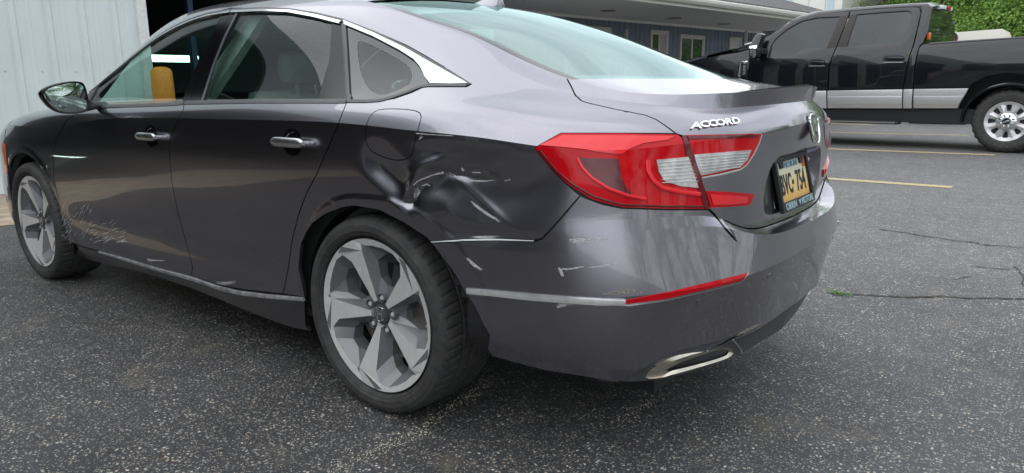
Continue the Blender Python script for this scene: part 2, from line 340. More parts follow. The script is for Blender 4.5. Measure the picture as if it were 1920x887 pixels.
V, F = rib_sheet(); s0_ = mk('cladding_sheet', V, F, M['metal'], gar); s0_.location = (0, 1.38, 0); shs = [s0_]
for k in range(1, 3):
    c = s0_.copy(); col.objects.link(c); c.location = (.0004 * (k % 2), 1.38 - .915 * k, 0); shs.append(c)
b = MB()
for k in range(9):
    for z in (1.22, 2.9, .45): yy = 1.38 - .05 - .305 * k; b.cyl((.0, yy, z), (.007, yy, z), .011, .007, 8)
tag(b.build('screw_heads', M['satin_chrome'], gar), kind='stuff')
b = MB(); b.box((-.05, 1.36, .0), (.045, 1.46, 4.8)); b.build('corner_trim', M['trimw'], gar, bevel=.004)
b = MB(); b.box((-.25, -1.4, -.2), (.03, 1.4, .095)); b.build('concrete_footing', M['conc'], gar, bevel=.01)
b = MB(); b.box((-.12, 1.4, 3.75), (.02, 5.4, 4.8)); b.build('bay_header', M['metal'], gar)
b = MB(); b.box((-.12, -10.5, 4.3), (.02, -1.37, 5.6)); b.build('bay_header', M['metal'], gar)
b = MB(); b.box((-.12, -1.37, 4.8), (.02, 7.2, 5.6)); b.build('eave_panel', M['metal'], gar)
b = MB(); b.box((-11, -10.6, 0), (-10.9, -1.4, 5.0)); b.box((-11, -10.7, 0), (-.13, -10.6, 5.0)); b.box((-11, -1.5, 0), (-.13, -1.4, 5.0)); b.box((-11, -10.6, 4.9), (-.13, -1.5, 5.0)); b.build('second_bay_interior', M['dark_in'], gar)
b = MB(); b.box((-.12, -16, 0), (.02, -10.5, 5.6)); b.build('end_wall', M['metal'], gar)
b = MB(); b.box((-.12, 5.4, 0), (.02, 7.2, 4.8)); b.build('bay_side_wall', M['metal'], gar)
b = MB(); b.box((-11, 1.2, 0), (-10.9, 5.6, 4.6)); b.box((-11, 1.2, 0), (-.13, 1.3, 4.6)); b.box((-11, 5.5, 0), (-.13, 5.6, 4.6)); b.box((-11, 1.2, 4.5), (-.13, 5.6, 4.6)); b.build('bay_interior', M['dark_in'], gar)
m, t, bs = nm('lit_tube'); bs.inputs['Emission Color'].default_value = (.75, 1, .9, 1); bs.inputs['Emission Strength'].default_value = 5; M['tube'] = m
for px, py, wl in ((322, 107, .9), (326, 113, .7)):
    p = pl(px, py, 0, -10.2) - np.array([-6.15, 0, 0]); b = MB(); b.cyl((p[0], p[1] - wl / 2, p[2]), (p[0], p[1] + wl / 2, p[2]), .03, n=10); b.build('fluorescent_tube', M['tube'], gar)
p = pl(352, 8, 0, -9.0) - np.array([-6.15, 0, 0]); M['blue'] = simple('blue_steel', (.03, .07, .16), .5)
b = MB(); b.box((p[0], p[1] - .12, 2.6), (p[0] + .12, p[1] - .06, 4.4)); b.box((p[0], p[1] + .08, 2.6), (p[0] + .12, p[1] + .14, 4.4)); b.box((p[0], p[1] - .12, 3.2), (p[0] + .1, p[1] + .14, 3.3)); b.box((p[0] - .05, p[1] - .03, 0), (p[0] + .05, p[1] + .05, 2.6)); b.build('lift_column', M['blue'], gar)
# orange bollard beside the bay
p = pl(304, 150, 0, -5.75); zt = pl(304, 125, 0, -5.75)[2]; bo = tag(empty('bollard', (p[0], p[1], 0)), 'orange domed bollard beside the garage bay, seen through the front door glass', 'bollard')
b = MB(); b.lathe([(0, 0), (.05, -.004), (.088, -.022), (.102, -.05), (.106, -.2), (.108, -zt)], 28); b.v = [(x, z, y + zt) for x, y, z in b.v]; b.build('sleeve', M['orange'], bo, smooth=True)
b = MB(); b.cyl((0, 0, 0), (0, 0, .05), .14, .12, 28); b.build('base_ring', M['conc'], bo)

# ---- blue-grey timber building with the deep eaves
M['board'] = simple('blue_grey_board', (.19, .23, .29), .7, var=.12, scale=6)
M['soffit'] = simple('soffit_panel', (.88, .86, .82), .7, var=.05)
M['gut'] = simple('white_gutter', (.62, .60, .56), .45, var=.06)
M['tan'] = simple('old_vent_cover', (.36, .30, .25), .7)
def shingle():
    m, t, b = nm('grey_shingles'); o = t.nodes.new('ShaderNodeTexCoord').outputs['Object']
    br = t.nodes.new('ShaderNodeTexBrick'); br.inputs['Scale'].default_value = 5.0; br.inputs['Color1'].default_value = (.055, .055, .058, 1); br.inputs['Color2'].default_value = (.13, .128, .125, 1); br.inputs['Mortar'].default_value = (.03, .03, .03, 1); br.inputs['Mortar Size'].default_value = .012
    t.links.new(o, br.inputs['Vector']); n = node(t, 'ShaderNodeTexNoise', Scale=30, Detail=6); t.links.new(o, n.inputs['Vector'])
    t.links.new(mixc(t, .6, br.outputs['Color'], ramp(t, n.outputs['Fac'], .3, .4, .7, 1.8), 'MULTIPLY'), b.inputs['Base Color']); b.inputs['Roughness'].default_value = .9
    bp = node(t, 'ShaderNodeBump', Strength=1, Distance=.01); t.links.new(br.outputs['Fac'], bp.inputs['Height']); t.links.new(bp.outputs[0], b.inputs['Normal']); return m
M['shingle'] = shingle()
WA = pl(1000, 22, 2, 2.45)[:2]; WB = pl(1395, 57, 2, 2.45)[:2]; wdir = (WB - WA) / np.linalg.norm(WB - WA); ang = math.atan2(wdir[1], wdir[0]); WL = np.linalg.norm(WB - WA)
wn = np.array([wdir[1], -wdir[0]])                                # points towards the lot
house = tag(empty('blue_building', (WA[0], WA[1], 0), ang), 'long blue-grey boarded building with white gutter, deep eaves and shingle roof', 'building')
# local frame: x along the wall, y negative towards the lot
def wl(px, py, off=0.0):
    d = ray(px, py); n3 = np.array([*wn, 0]); P0 = np.array([*WA, 0]) + n3 * off; P = _C + d * (n3 @ (P0 - _C)) / (n3 @ d); return np.array([(P[:2] - WA) @ wdir, P[2]])
nbd = int((WL + 4) / .2); bw = (WL + 4) / nbd
b = MB(); b.box((.003, 0, .1), (bw - .012, .03, 2.45)); bd0 = b.build('wall_board', M['board'], house, bevel=.004); bd0.location = (-4, 0, 0)
for k in range(1, nbd): c = bd0.copy(); col.objects.link(c); c.location = (-4 + k * bw, 0, 0)
b = MB(); b.box((-4.0, .034, 0), (WL, .2, 2.45)); b.box((WL - .15, .2, 0), (WL, 8, 2.45)); b.build('wall', M['dark_in'], house)
ev = 2.55                                                         # depth of the eaves
gz = 2.50
b = MB(); b.box((0, -ev, 0), (.298, .0, .02)); sf0 = b.build('soffit_board', M['soffit'], house); sf0.location = (-4, 0, 2.46)
nsf = int((WL + 5.2) / .3)
for k in range(1, nsf): c = sf0.copy(); col.objects.link(c); c.location = (-4 + .3 * k, 0, 2.46)
XE = -4 + .3 * nsf
b = MB(); b.box((-4, -.03, 2.40), (XE, .0, 2.458)); b.build('soffit_moulding', M['soffit'], house)
b = MB(); b.prism([(-ev, 2.44), (-ev - .02, 2.44), (-ev - .02, 2.56), (-ev, 2.62)], -4, XE, lambda a, z, d: (d, a, z)); b.build('fascia_board', M['gut'], house)
b = MB(); b.prism([(-ev - .022, 2.50), (-ev - .09, 2.50), (-ev - .125, 2.55), (-ev - .13, 2.60), (-ev - .12, 2.62), (-ev - .022, 2.62)], -4, XE, lambda a, z, d: (d, a, z)); b.build('gutter', M['gut'], house, bevel=.004)
b = MB(); b.prism([(-ev - .06, 2.625), (-ev - .06, 2.66), (4.5, 4.95), (4.5, 4.90)], -4, XE + .1, lambda a, z, d: (d, a, z)); b.build('roof', M['shingle'], house)
b = MB(); b.prism([(-ev, 2.45), (4.4, 4.88), (4.4, 2.45)], XE - .04, XE, lambda a, z, d: (d, a, z)); b.build('gable_end', M['dark_in'], house)
for px, py in ((1140,20),(1265,34),(1357,45)):
    q = pl(px, py, 2, 2.455)[:2] - WA; lx = q @ wdir; ly = -(q @ wn); b = MB(); b.cyl((lx, ly, 2.445), (lx, ly, 2.459), .16, .14, 24); b.build('soffit_vent', M['tan'], house, smooth=True)
M['pane'] = simple('dark_window_pane', (.03, .045, .05), .06, coat=1, var=.3, scale=3)
def window(x0, x1, z0, z1, split, blind=None):
    f = MB(); t_ = .07
    f.box((x0 - t_, -.045, z0 - t_), (x0, .01, z1 + t_)); f.box((x1, -.045, z0 - t_), (x1 + t_, .01, z1 + t_)); f.box((x0, -.045, z1), (x1, .01, z1 + t_)); f.box((x0, -.055, z0 - t_), (x1, .01, z0))
    wf = f.build('window', M['gut'], house, bevel=.004)
    xs = [x0, (x0 + x1) / 2, x1] if split else [x0, x1]
    for i in range(len(xs) - 1):
        p_ = MB(); p_.box((xs[i] + .03, -.018, z0 + .02), (xs[i+1] - .03, -.010, z1 - .02)); p_.build('pane', blind if (blind and i == len(xs) - 2) else M['pane'], wf)
        s_ = MB(); s_.box((xs[i] , -.03, z0), (xs[i] + .03, -.012, z1)); s_.box((xs[i+1] - .03, -.03, z0), (xs[i+1], -.012, z1)); s_.box((xs[i] + .03, -.03, z1 - .03), (xs[i+1] - .03, -.012, z1)); s_.box((xs[i] + .03, -.03, z0), (xs[i+1] - .03, -.012, z0 + .03)); s_.build('sash', M['gut'], wf)
M['blind'] = simple('pale_blind', (.45, .43, .39), .8)
for (pa, pb, pyt, sp, bl) in ((1060, 1140, 55, False, M['blind']), (1221, 1248, 62, True, M['blind']), (1276, 1316, 71, True, None), (1368, 1386, 75, False, M['white'])):
    a = wl(pa, pyt + 6); c = wl(pb, pyt + 8); zt = wl((pa + pb) / 2, pyt)[1]; window(a[0], c[0], .9, min(zt, 2.2), sp, bl)
for px, y0_, mm in ((1172, 55, M['gut']), ):
    q = wl(px, y0_); b = MB(); b.box((q[0] - .025, -.06, .6), (q[0] + .025, -.002, q[1])); b.build('conduit', mm, house)
b = MB(); b.cyl((WL + .05, -.05, 0), (WL + .05, -.05, 2.44), .045, n=12); b.build('downspout', M['gut'], house, smooth=True)
# ---- dark shed and white metal building farther back
M['darkboard'] = simple('dark_boards', (.028, .032, .040), .8, var=.2)
def face(px, py, Y): return pl(px, py, 1, Y)
a = face(1392, 60, 21.5); c = face(1452, 60, 21.5); shd = tag(empty('dark_shed', (a[0], 21.5, 0)), 'near-black boarded shed wall between the blue-grey building and the truck hood', 'shed')
n = int((c[0] - a[0] + 3) / .3)
b = MB(); b.box((.004, 0, 0), (.29, .03, 2.9)); d0 = b.build('wall_board', M['darkboard'], shd, bevel=.004)
for k in range(1, n): q = d0.copy(); col.objects.link(q); q.location = (.3 * k, 0, 0)
b = MB(); b.box((0, .034, 0), (n * .3, 3, 2.88)); b.build('wall', M['dark_in'], shd)
YB = 27.0; a = face(1436, 10, YB); c = face(1457, 10, YB); e_ = face(1562, 10, YB)
wb = tag(empty('white_building', (a[0], YB, 0)), 'tall white metal building with pale blue corner trims behind the black truck cab', 'building')
M['whitew'] = simple('white_cladding', (.68, .67, .63), .6, var=.03, scale=1)
M['palebl'] = simple('pale_blue_trim', (.42, .54, .60), .6, var=.05)
b = MB(); b.box((0, 0, 0), (c[0] - a[0], .2, 9)); b.build('dark_end_wall', M['darkboard'], wb)
W0 = c[0] - a[0]; W1 = e_[0] - a[0]; k = 0; x = W0
b = MB(); b.box((.004, -.03, 0), (.59, 0, 9)); w0_ = b.build('cladding_sheet', M['whitew'], wb, bevel=.006); w0_.location = (W0, 0, 0); nn_ = int((W1 - W0) / .6) + 1
for k in range(1, nn_): q = w0_.copy(); col.objects.link(q); q.location = (W0 + .6 * k, 0, 0)
b = MB(); b.box((W0, .01, 0), (W0 + .6 * nn_, 8, 9)); b.build('wall', M['whitew'], wb)
for px in (1478, 1557): q = face(px, 10, YB)[0] - a[0]; b = MB(); b.box((q - .12, -.06, 0), (q + .12, -.035, 9)); b.build('blue_trim', M['palebl'], wb)
q = face(1452, 10, YB)[0] - a[0]; b = MB(); b.box((q - .05, -.08, 0), (q + .05, 0, 9)); b.build('corner_trim', M['whitew'], wb)

# ---- trees
def leafmat(name, c):
    m, t, b = nm(name); o = t.nodes.new('ShaderNodeTexCoord').outputs['Object']; n = node(t, 'ShaderNodeTexNoise', Scale=1.3, Detail=4); t.links.new(o, n.inputs['Vector'])
    c = np.array(c); t.links.new(ramp(t, n.outputs['Fac'], .35, tuple(c * .55), .68, tuple(c * 1.5)), b.inputs['Base Color']); b.inputs['Roughness'].default_value = .55
    tl = node(t, 'ShaderNodeBsdfTranslucent'); tl.inputs['Color'].default_value = (*(c * 1.6), 1); mxs = node(t, 'ShaderNodeMixShader'); mxs.inputs[0].default_value = .3
    t.links.new(b.outputs[0], mxs.inputs[1]); t.links.new(tl.outputs[0], mxs.inputs[2]); t.links.new(mxs.outputs[0], t.nodes['Material Output'].inputs['Surface']); return m
LM = [leafmat('green_leaves', (.15, .27, .055)), leafmat('dark_green_leaves', (.085, .175, .045)), leafmat('light_green_leaves', (.16, .27, .05))]
M['bark'] = simple('bark', (.10, .08, .062), .9, var=.4, scale=12, bump=1, bscale=20)
def make_tree(seed, H, W_, mat, nleaf=13000, low=.5):
    r = np.random.default_rng(seed); root = empty('tree'); tb = MB(); trunkpts = [(0, 0, 0)]; x = y_ = 0
    for k in range(1, 7): x += r.normal(0, .12); y_ += r.normal(0, .12); trunkpts.append((x, y_, H * .8 * k / 6))
    tb.tube(trunkpts, [.16, .14, .12, .10, .075, .05, .03], 8); tips = []
    for k in range(22):
        z0 = r.uniform(.12, .75); i = z0 / .8 * 6; p0 = np.array([np.interp(i, range(7), [q[c] for q in trunkpts]) for c in range(3)]); a = r.uniform(0, 2*PI); ln = W_ * r.uniform(.5, 1) * (1.15 - z0)
        pts = [p0]; d = np.array([math.cos(a), math.sin(a), r.uniform(.2, .9)]); d /= np.linalg.norm(d)
        for s in range(4): d = d + r.normal(0, .18, 3) + [0, 0, .06]; d /= np.linalg.norm(d); pts.append(pts[-1] + d * ln / 4); tips.append((pts[-1], .32 + .25 * r.random()))
        tb.tube([tuple(p) for p in pts], [.05, .04, .03, .02, .01], 6)
    tb.build('trunk', M['bark'], root, smooth=True)
    for k in range(40):
        a = r.uniform(0, 2*PI); rr = W_ * math.sqrt(r.random()) * .95; z = H * r.uniform(low * .1, 1); sc = math.sin(min(1, (z / H)) * PI * .85 + .35); tips.append((np.array([rr * sc * math.cos(a), rr * sc * math.sin(a), z]), r.uniform(.35, .75)))
    C_ = np.array([tp[0] for tp in tips]); S_ = np.array([tp[1] for tp in tips]); k = r.integers(0, len(tips), nleaf)
    u = r.normal(0, 1, (nleaf, 3)); u /= np.linalg.norm(u, axis=1, keepdims=True); c = C_[k] + u * (S_[k] * r.uniform(.55, 1.15, nleaf))[:, None] * [1, 1, .75]
    c[:, 2] = np.maximum(c[:, 2], .1); n_ = u * .5 + r.normal(0, .5, (nleaf, 3)) + [0, 0, .5]; n_ /= np.linalg.norm(n_, axis=1, keepdims=True)
    t = np.cross(n_, r.normal(0, 1, (nleaf, 3))); t /= np.linalg.norm(t, axis=1, keepdims=True); s = np.cross(n_, t); sz = r.uniform(.03, .07, nleaf)[:, None]
    V = np.stack([c - t * sz, c + s * sz * .55, c + t * sz, c - s * sz * .55], 1).reshape(-1, 3); F = np.arange(nleaf * 4).reshape(-1, 4)
    mk('crown', V, F.tolist(), mat, root); return root
def copy_tree(o, parent=None):
    c = o.copy(); col.objects.link(c); c.parent = parent
    for ch in o.children: copy_tree(ch, c)
    return c
protos = [make_tree(1, 8.5, 2.6, LM[0]), make_tree(2, 9.5, 3.0, LM[1]), make_tree(3, 7.0, 2.4, LM[2]), make_tree(5, 3.2, 1.9, LM[2], 14000, 1.0)]
used = set(); cnt_ = [0]
def place(k, x, y, sc, rz, label, group=None):
    o = protos[k] if k not in used else copy_tree(protos[k]); used.add(k)
    cnt_[0] += 1; o.location = (x, y, 0); o.scale = (sc, sc, sc); o.rotation_euler = (0, 0, rz); tag(o, label, 'tree', group); return o
q = lambda px, Y: pl(px, 60, 1, Y)[0]
ORD = 'first second third fourth fifth sixth seventh eighth ninth tenth eleventh twelfth thirteenth fourteenth fifteenth sixteenth seventeenth eighteenth nineteenth twentieth twenty-first twenty-second twenty-third twenty-fourth twenty-fifth twenty-sixth twenty-seventh twenty-eighth'.split()
G_ = 'leafy trees in the wood behind the truck'
spots = [(1600,32,1,1.0),(1655,30,0,.95),(1705,33,1,1.1),(1762,29,0,1.0),(1815,31,2,1.15),(1868,29,0,1.05),(1925,30,1,1.0),(1980,28,0,1.0),(2040,30,1,1.),(1630,36,0,1.2),(1740,37,1,1.2),(1840,36,1,1.15),(1900,37,0,1.2),(1680,40,2,1.4),(1790,40,0,1.4),(1960,38,1,1.3),(1560,38,0,1.2)]
for i, (px, Y, k, s_) in enumerate(spots): place(k, q(px, Y), Y, s_, i * 1.3, ORD[i] + ' leafy green tree from the left end of the wood behind the black truck', G_)
for i, px in enumerate((1770,1795,1825,1860,1895,1930,1970)): place(3, q(px, 26.5), 26.5 + .5 * (i % 2), (.72, 1.05, .85, 1.2, .8, 1.1, .9)[i], i * 2.1, ORD[i] + ' light green bush from the left along the wood edge behind the truck bed', 'light green bushes along the edge of the wood')
for i in range(14): place(3, 4 + 2.1 * i, 26.8 + .9 * math.sin(i * 2.3), (1.0, 1.3, .9, 1.2)[i % 4], i * 1.9, ORD[i] + ' light green bush of the wood edge beyond the right side of the photo', 'light green bushes continuing the edge of the wood')
for i in range(12): place(i % 2, 2 + 3.1 * i, 42 + 1.5 * (i % 3), 1.5, i * 1.1, ORD[i] + ' tall tree at the back of the wood behind the lot', 'tall trees at the back of the wood')
M['verge'] = simple('mown_grass', (.06, .11, .03), .9, var=.5, scale=2)
tag(sheet('grass_verge', [(-6, 25.2), (60, 25.2), (60, 110), (-6, 110)], .006, M['verge']), kind='structure')
# behind the photographer: what the paintwork mirrors
for i, (x, y_, k, s_) in enumerate([(4.5,29,1,1.1),(7.5,30,0,1.1),(10.5,28.5,1,1.1),(13.2,29,0,1.1),(7,34,1,1.3),(11,35,0,1.3)]): place(k, x, y_, s_, i * 1.7, ORD[i] + ' tall green tree of the wood continuing beyond the right edge of the photo', G_)
G2 = 'unseen trees mirrored in the paintwork'
for i, (x, y_, k, s_) in enumerate([(-3,-23,1,1.2),(1.5,-24,0,1.25),(7.5,-21,1,1.2),(20.5,-9,0,1.2),(19.5,-5,1,1.25),(21,0,0,1.1),(21.5,5,1,1.2),(22,10.5,0,1.15),(21.5,16,1,1.2),(20,22,0,1.1),(16,27,1,1.0),(-.5,-28,0,1.3),(4,-27,1,1.35),(21,-10.5,1,1.3),(23,-3,0,1.3),(24.5,3,1,1.3),(25,8.5,0,1.3)]): place(k, x, y_, s_, i * .9, ORD[i] + ' leafy tree in the unseen row behind the camera', G2)  # unseen trees; some mirrored in the lid, more added to darken reflections
nb = tag(empty('neighbour_workshop', (-16, -12.5, 0)), 'grey workshop with a deep eave, unseen behind the camera and lengthened to darken reflections', 'building')
M['ngrey'] = simple('grey_block_wall', (.085, .088, .095), .8, var=.25)
b = MB(); b.box((-8, -8, 0), (20.5, 0, 5.4)); b.build('wall', M['ngrey'], nb)  # wall carried on to the right to darken what the paintwork mirrors
b = MB(); b.box((-8, -8, 5.6), (21.5, 1.6, 5.9)); b.build('roof', M['ngrey'], nb)
b = MB()
b.box((0, 0, 5.5), (.19, 1.55, 5.56)); so = b.build('soffit_board', M['ngrey'], nb); so.location = (-8, 0, 0)
for k in range(1, 147): c = so.copy(); col.objects.link(c); c.location = (-8 + .2 * k, 0, 0)

# ================================================================== THE GREY SEDAN
# the body's left half is one smooth surface: rows (feature lines, 3-D) crossed by columns; panels are cut out of it
def cspline(P, n=400):
    P = np.array(P, float); d = np.r_[0, np.cumsum(np.sqrt(np.linalg.norm(np.diff(P, axis=0), axis=1)) ** 1.6)]
    m = len(P); A = np.eye(m); B = np.zeros_like(P)
    for i in range(1, m - 1):
        h0, h1 = d[i] - d[i-1], d[i+1] - d[i]
        A[i, i-1:i+2] = [h0, 2 * (h0 + h1), h1]; B[i] = 6 * ((P[i+1] - P[i]) / h1 - (P[i] - P[i-1]) / h0)
    Mm = np.linalg.solve(A, B); t = np.linspace(0, d[-1], n); k = np.clip(np.searchsorted(d, t, 'right') - 1, 0, m - 2)
    h = (d[k+1] - d[k])[:, None]; a = (d[k+1] - t)[:, None]; b = (t - d[k])[:, None]
    return Mm[k] * a**3 / (6*h) + Mm[k+1] * b**3 / (6*h) + (P[k] / h - Mm[k] * h / 6) * a + (P[k+1] / h - Mm[k+1] * h / 6) * b
ROWS = [
 [(-3.62,-.55,.2),(-3.4,-.80,.2),(-3.1,-.85,.19),(-2.47,-.85,.167),(-2.0,-.85,.187),(-1.16,-.86,.197),(-.4,-.88,.186),(.1,-.885,.25),(.49,-.9,.31),(.63,-.875,.30),(.83,-.78,.277),(.93,-.60,.256),(1.0,-.32,.25),(1.03,0,.247)],
 [(-3.62,-.6,.3),(-3.4,-.84,.3),(-3.1,-.89,.28),(-2.42,-.888,.243),(-2.09,-.89,.26),(-1.16,-.90,.28),(-.78,-.907,.291),(-.35,-.92,.335),(.1,-.924,.35),(.5,-.925,.36),(.66,-.89,.345),(.84,-.79,.32),(.94,-.63,.318),(.995,-.463,.332),(1.035,-.344,.342),(1.055,-.17,.353),(1.063,0,.357)],
 [(-3.62,-.62,.5),(-3.4,-.86,.5),(-3.1,-.905,.48),(-2.4,-.905,.45),(-1.16,-.908,.47),(-.35,-.925,.5),(.1,-.93,.5),(.44,-.93,.505),(.66,-.905,.52),(.8,-.85,.527),(.92,-.75,.535),(1.0,-.635,.54),(1.075,-.43,.548),(1.107,-.2,.558),(1.117,0,.562)],
 [(-3.62,-.6,.68),(-3.4,-.85,.68),(-3.1,-.91,.68),(-2.4,-.915,.66),(-1.16,-.92,.68),(-.35,-.93,.69),(.1,-.935,.70),(.5,-.93,.70),(.7,-.885,.70),(.85,-.785,.70),(.95,-.655,.70),(1.005,-.54,.69),(1.045,-.45,.665),(1.075,-.35,.645),(1.095,-.2,.637),(1.10,0,.635)],
 [(-3.62,-.58,.71),(-3.4,-.85,.71),(-3.1,-.91,.71),(-2.4,-.915,.69),(-1.16,-.921,.71),(-.35,-.931,.72),(.1,-.936,.73),(.5,-.93,.73),(.7,-.882,.73),(.845,-.782,.73),(.943,-.65,.73),(.99,-.54,.715),(1.005,-.45,.685),(1.02,-.35,.655),(1.035,-.2,.645),(1.04,0,.643)],
 [(-3.62,-.55,.8),(-3.4,-.83,.8),(-3.1,-.903,.79),(-2.4,-.9155,.78),(-1.16,-.923,.81),(-.35,-.932,.82),(.1,-.937,.83),(.5,-.93,.83),(.7,-.878,.83),(.84,-.775,.83),(.94,-.635,.83),(1.0,-.50,.82),(1.035,-.3,.81),(1.048,-.15,.805),(1.052,0,.805)],
 [(-3.62,-.5,.818),(-3.4,-.78,.855),(-3.1,-.878,.865),(-2.75,-.899,.868),(-2.384,-.906,.879),(-1.863,-.911,.925),(-1.05,-.917,.951),(-.483,-.922,.958),(-.05,-.927,.958),(.265,-.928,.945),(.49,-.921,.935),(.66,-.885,.917),(.8,-.798,.905),(.9,-.68,.912),(.97,-.56,.922),(1.032,-.34,.933),(1.066,-.17,.943),(1.078,0,.950)],
 [(-3.62,-.44,.822),(-3.4,-.70,.878),(-3.1,-.83,.905),(-2.75,-.872,.92),(-2.384,-.888,.935),(-1.863,-.893,.957),(-1.05,-.9,.98),(-.483,-.903,.993),(-.05,-.908,.995),(.265,-.905,.995),(.49,-.885,.987),(.66,-.84,.968),(.8,-.762,.95),(.885,-.66,.952),(.96,-.545,.955),(1.022,-.335,.962),(1.054,-.17,.972),(1.066,0,.977)],
 [(-3.62,-.35,.826),(-3.4,-.58,.89),(-3.1,-.74,.932),(-2.75,-.80,.957),(-2.384,-.84,.975),(-1.978,-.86,.983),(-1.157,-.87,1.004),(-.616,-.875,1.018),(-.11,-.875,1.024),(.1,-.87,1.03),(.3,-.84,1.04),(.49,-.795,1.03),(.62,-.75,1.015),(.74,-.695,1.003),(.84,-.62,.995),(.915,-.52,.99),(.99,-.33,.993),(1.032,-.17,1.0),(1.045,0,1.004)],
 [(-3.62,-.32,.828),(-3.4,-.54,.893),(-3.1,-.68,.938),(-2.7,-.74,.966),(-2.384,-.775,.99),(-2.2,-.775,1.06),(-1.95,-.735,1.175),(-1.707,-.69,1.284),(-1.44,-.67,1.353),(-1.08,-.66,1.382),(-.687,-.66,1.359),(-.365,-.67,1.299),(-.189,-.685,1.247),(.076,-.72,1.158),(.337,-.75,1.09),(.49,-.72,1.062),(.62,-.68,1.042),(.74,-.635,1.025),(.83,-.575,1.013),(.895,-.50,1.003),(.973,-.32,1.003),(1.024,-.17,1.008),(1.04,0,1.011)],
 [(-3.62,-.3,.83),(-3.4,-.5,.895),(-3.1,-.62,.94),(-2.6,-.68,.975),(-2.3,-.71,1.01),(-2.1,-.68,1.15),(-1.887,-.64,1.285),(-1.563,-.60,1.395),(-1.1,-.58,1.425),(-.7,-.575,1.412),(-.303,-.58,1.362),(-.04,-.59,1.289),(.174,-.6,1.229),(.354,-.61,1.16),(.566,-.62,1.088),(.70,-.605,1.056),(.81,-.55,1.043),(.90,-.45,1.042),(.985,-.31,1.047),(1.035,-.17,1.054),(1.062,0,1.058)],
]
CENTRE = [(-3.62,.83),(-3.4,.89),(-3.0,.95),(-2.6,.985),(-2.35,1.0),(-2.1,1.15),(-1.887,1.30),(-1.6,1.39),(-1.3,1.438),(-1.0,1.452),(-.7,1.444),(-.45,1.421),(-.3,1.403),(-.15,1.378),(0,1.342),(.3,1.24),(.566,1.14),(.72,1.092),(.85,1.068),(.95,1.056),(1.062,1.058)]
X0 = .42; KF = .65
S_ALL = np.r_[np.arange(-3.6, -.14, .02), np.arange(-.12, X0 + 1.5708 * KF + .002, .0075)]; S_ALL[-1] = X0 + PI / 2 * KF
rc = [cspline([(x, y, z) for x, y, z in r], 900) for r in ROWS]
ctr = cspline([(x, 0, z) for x, z in CENTRE], 900)
def cut(c, s):
    if s <= X0: f = c[:, 0] - s
    else:
        a = (s - X0) / KF; f = (c[:, 0] - X0) * math.cos(a) + (c[:, 1]) * math.sin(a)   # plane through the pivot
        if a > 1.5: f = (c[:, 0] - X0) * math.cos(a) + c[:, 1] * math.sin(a); f[c[:, 0] < X0] = -1
        f = np.where(c[:, 0] < X0, -1, f)
        f = f if a < PI / 2 - 1e-6 else c[:, 1]
        f = np.where(c[:, 0] < X0, -1, f)
    sg = np.where((f[:-1] < 0) & (f[1:] >= 0))[0]
    if len(sg) == 0: return c[-1] if s > X0 else c[0]
    i = sg[-1] if s > X0 else sg[0]; t = -f[i] / (f[i+1] - f[i] + 1e-12); return c[i] * (1 - t) + c[i+1] * t
Q = np.array([[cut(c, s) for c in rc] for s in S_ALL])            # (ns, rows, 3)
Q[-1, :, 1] = 0
CNT = [8, 12, 22, 4, 14, 16, 7, 8, 26, 12]                        # subdivisions between the rows
JR = np.r_[0, np.cumsum(CNT)]; NV = JR[-1] + 1
HARD = {6}                                                        # rows that are sharp all along the car
REAR = {1, 2, 3, 4, 9}                                            # rows sharp only across the tail
def vspline(Qs, brk):
    outp = np.zeros((NV, 3)); b = [0] + sorted(brk) + [len(ROWS) - 1]
    for a, c in zip(b[:-1], b[1:]):
        P = Qs[a:c+1]; m = len(P); d = np.r_[0, np.cumsum(np.maximum(np.linalg.norm(np.diff(P, axis=0), axis=1), 1e-4))]
        A = np.eye(m); B = np.zeros_like(P)
        for i in range(1, m - 1):
            h0, h1 = d[i] - d[i-1], d[i+1] - d[i]; A[i, i-1:i+2] = [h0, 2*(h0+h1), h1]; B[i] = 6*((P[i+1]-P[i])/h1-(P[i]-P[i-1])/h0)
        Mm = np.linalg.solve(A, B) * .8
        for k in range(m - 1):
            n = CNT[a+k]; t = np.linspace(0, 1, n + 1)[:, None]; h = d[k+1] - d[k]; aa = (1 - t) * h; bb = t * h
            outp[JR[a+k]:JR[a+k+1]+1] = Mm[k]*aa**3/(6*h) + Mm[k+1]*bb**3/(6*h) + (P[k]/h-Mm[k]*h/6)*aa + (P[k+1]/h-Mm[k+1]*h/6)*bb
    return outp
def sstep(a, b, x): t = np.clip((x - a) / (b - a), 0, 1); return t * t * (3 - 2 * t)
G0 = np.zeros((len(S_ALL), NV, 3))
for i, s in enumerate(S_ALL):
    wt = sstep(.62, .95, s)
    G0[i] = vspline(Q[i], HARD) * (1 - wt) + vspline(Q[i], HARD | REAR) * wt
NS = len(S_ALL)
_cn = np.cross(np.gradient(G0, axis=0), np.gradient(G0, axis=1)); _cn /= np.linalg.norm(_cn, axis=2, keepdims=True) + 1e-12
G0 = G0 + _cn * (.011 * np.exp(-np.abs(np.arange(NV) - JR[1]) / np.where(np.arange(NV) >= JR[1], 3.2, 1.5))[None, :] * sstep(.70, .95, S_ALL)[:, None])[..., None]   # flared lip above the valance
_x, _z = G0[..., 0], G0[..., 2]
_n = np.cross(np.gradient(G0, axis=0), np.gradient(G0, axis=1)); _n /= np.linalg.norm(_n, axis=2, keepdims=True) + 1e-12
_rr = np.hypot(_x - .01, _z - .335); _cs = (_x - .01) / (_rr + 1e-9); _rel = _rr - (.368 + .135 * np.maximum(0, _cs) ** 1.5)
_lip = (1 - sstep(.026, .040, _rel)) * sstep(.30, .42, _z) * (_z < .86)                 # wheel-arch lip
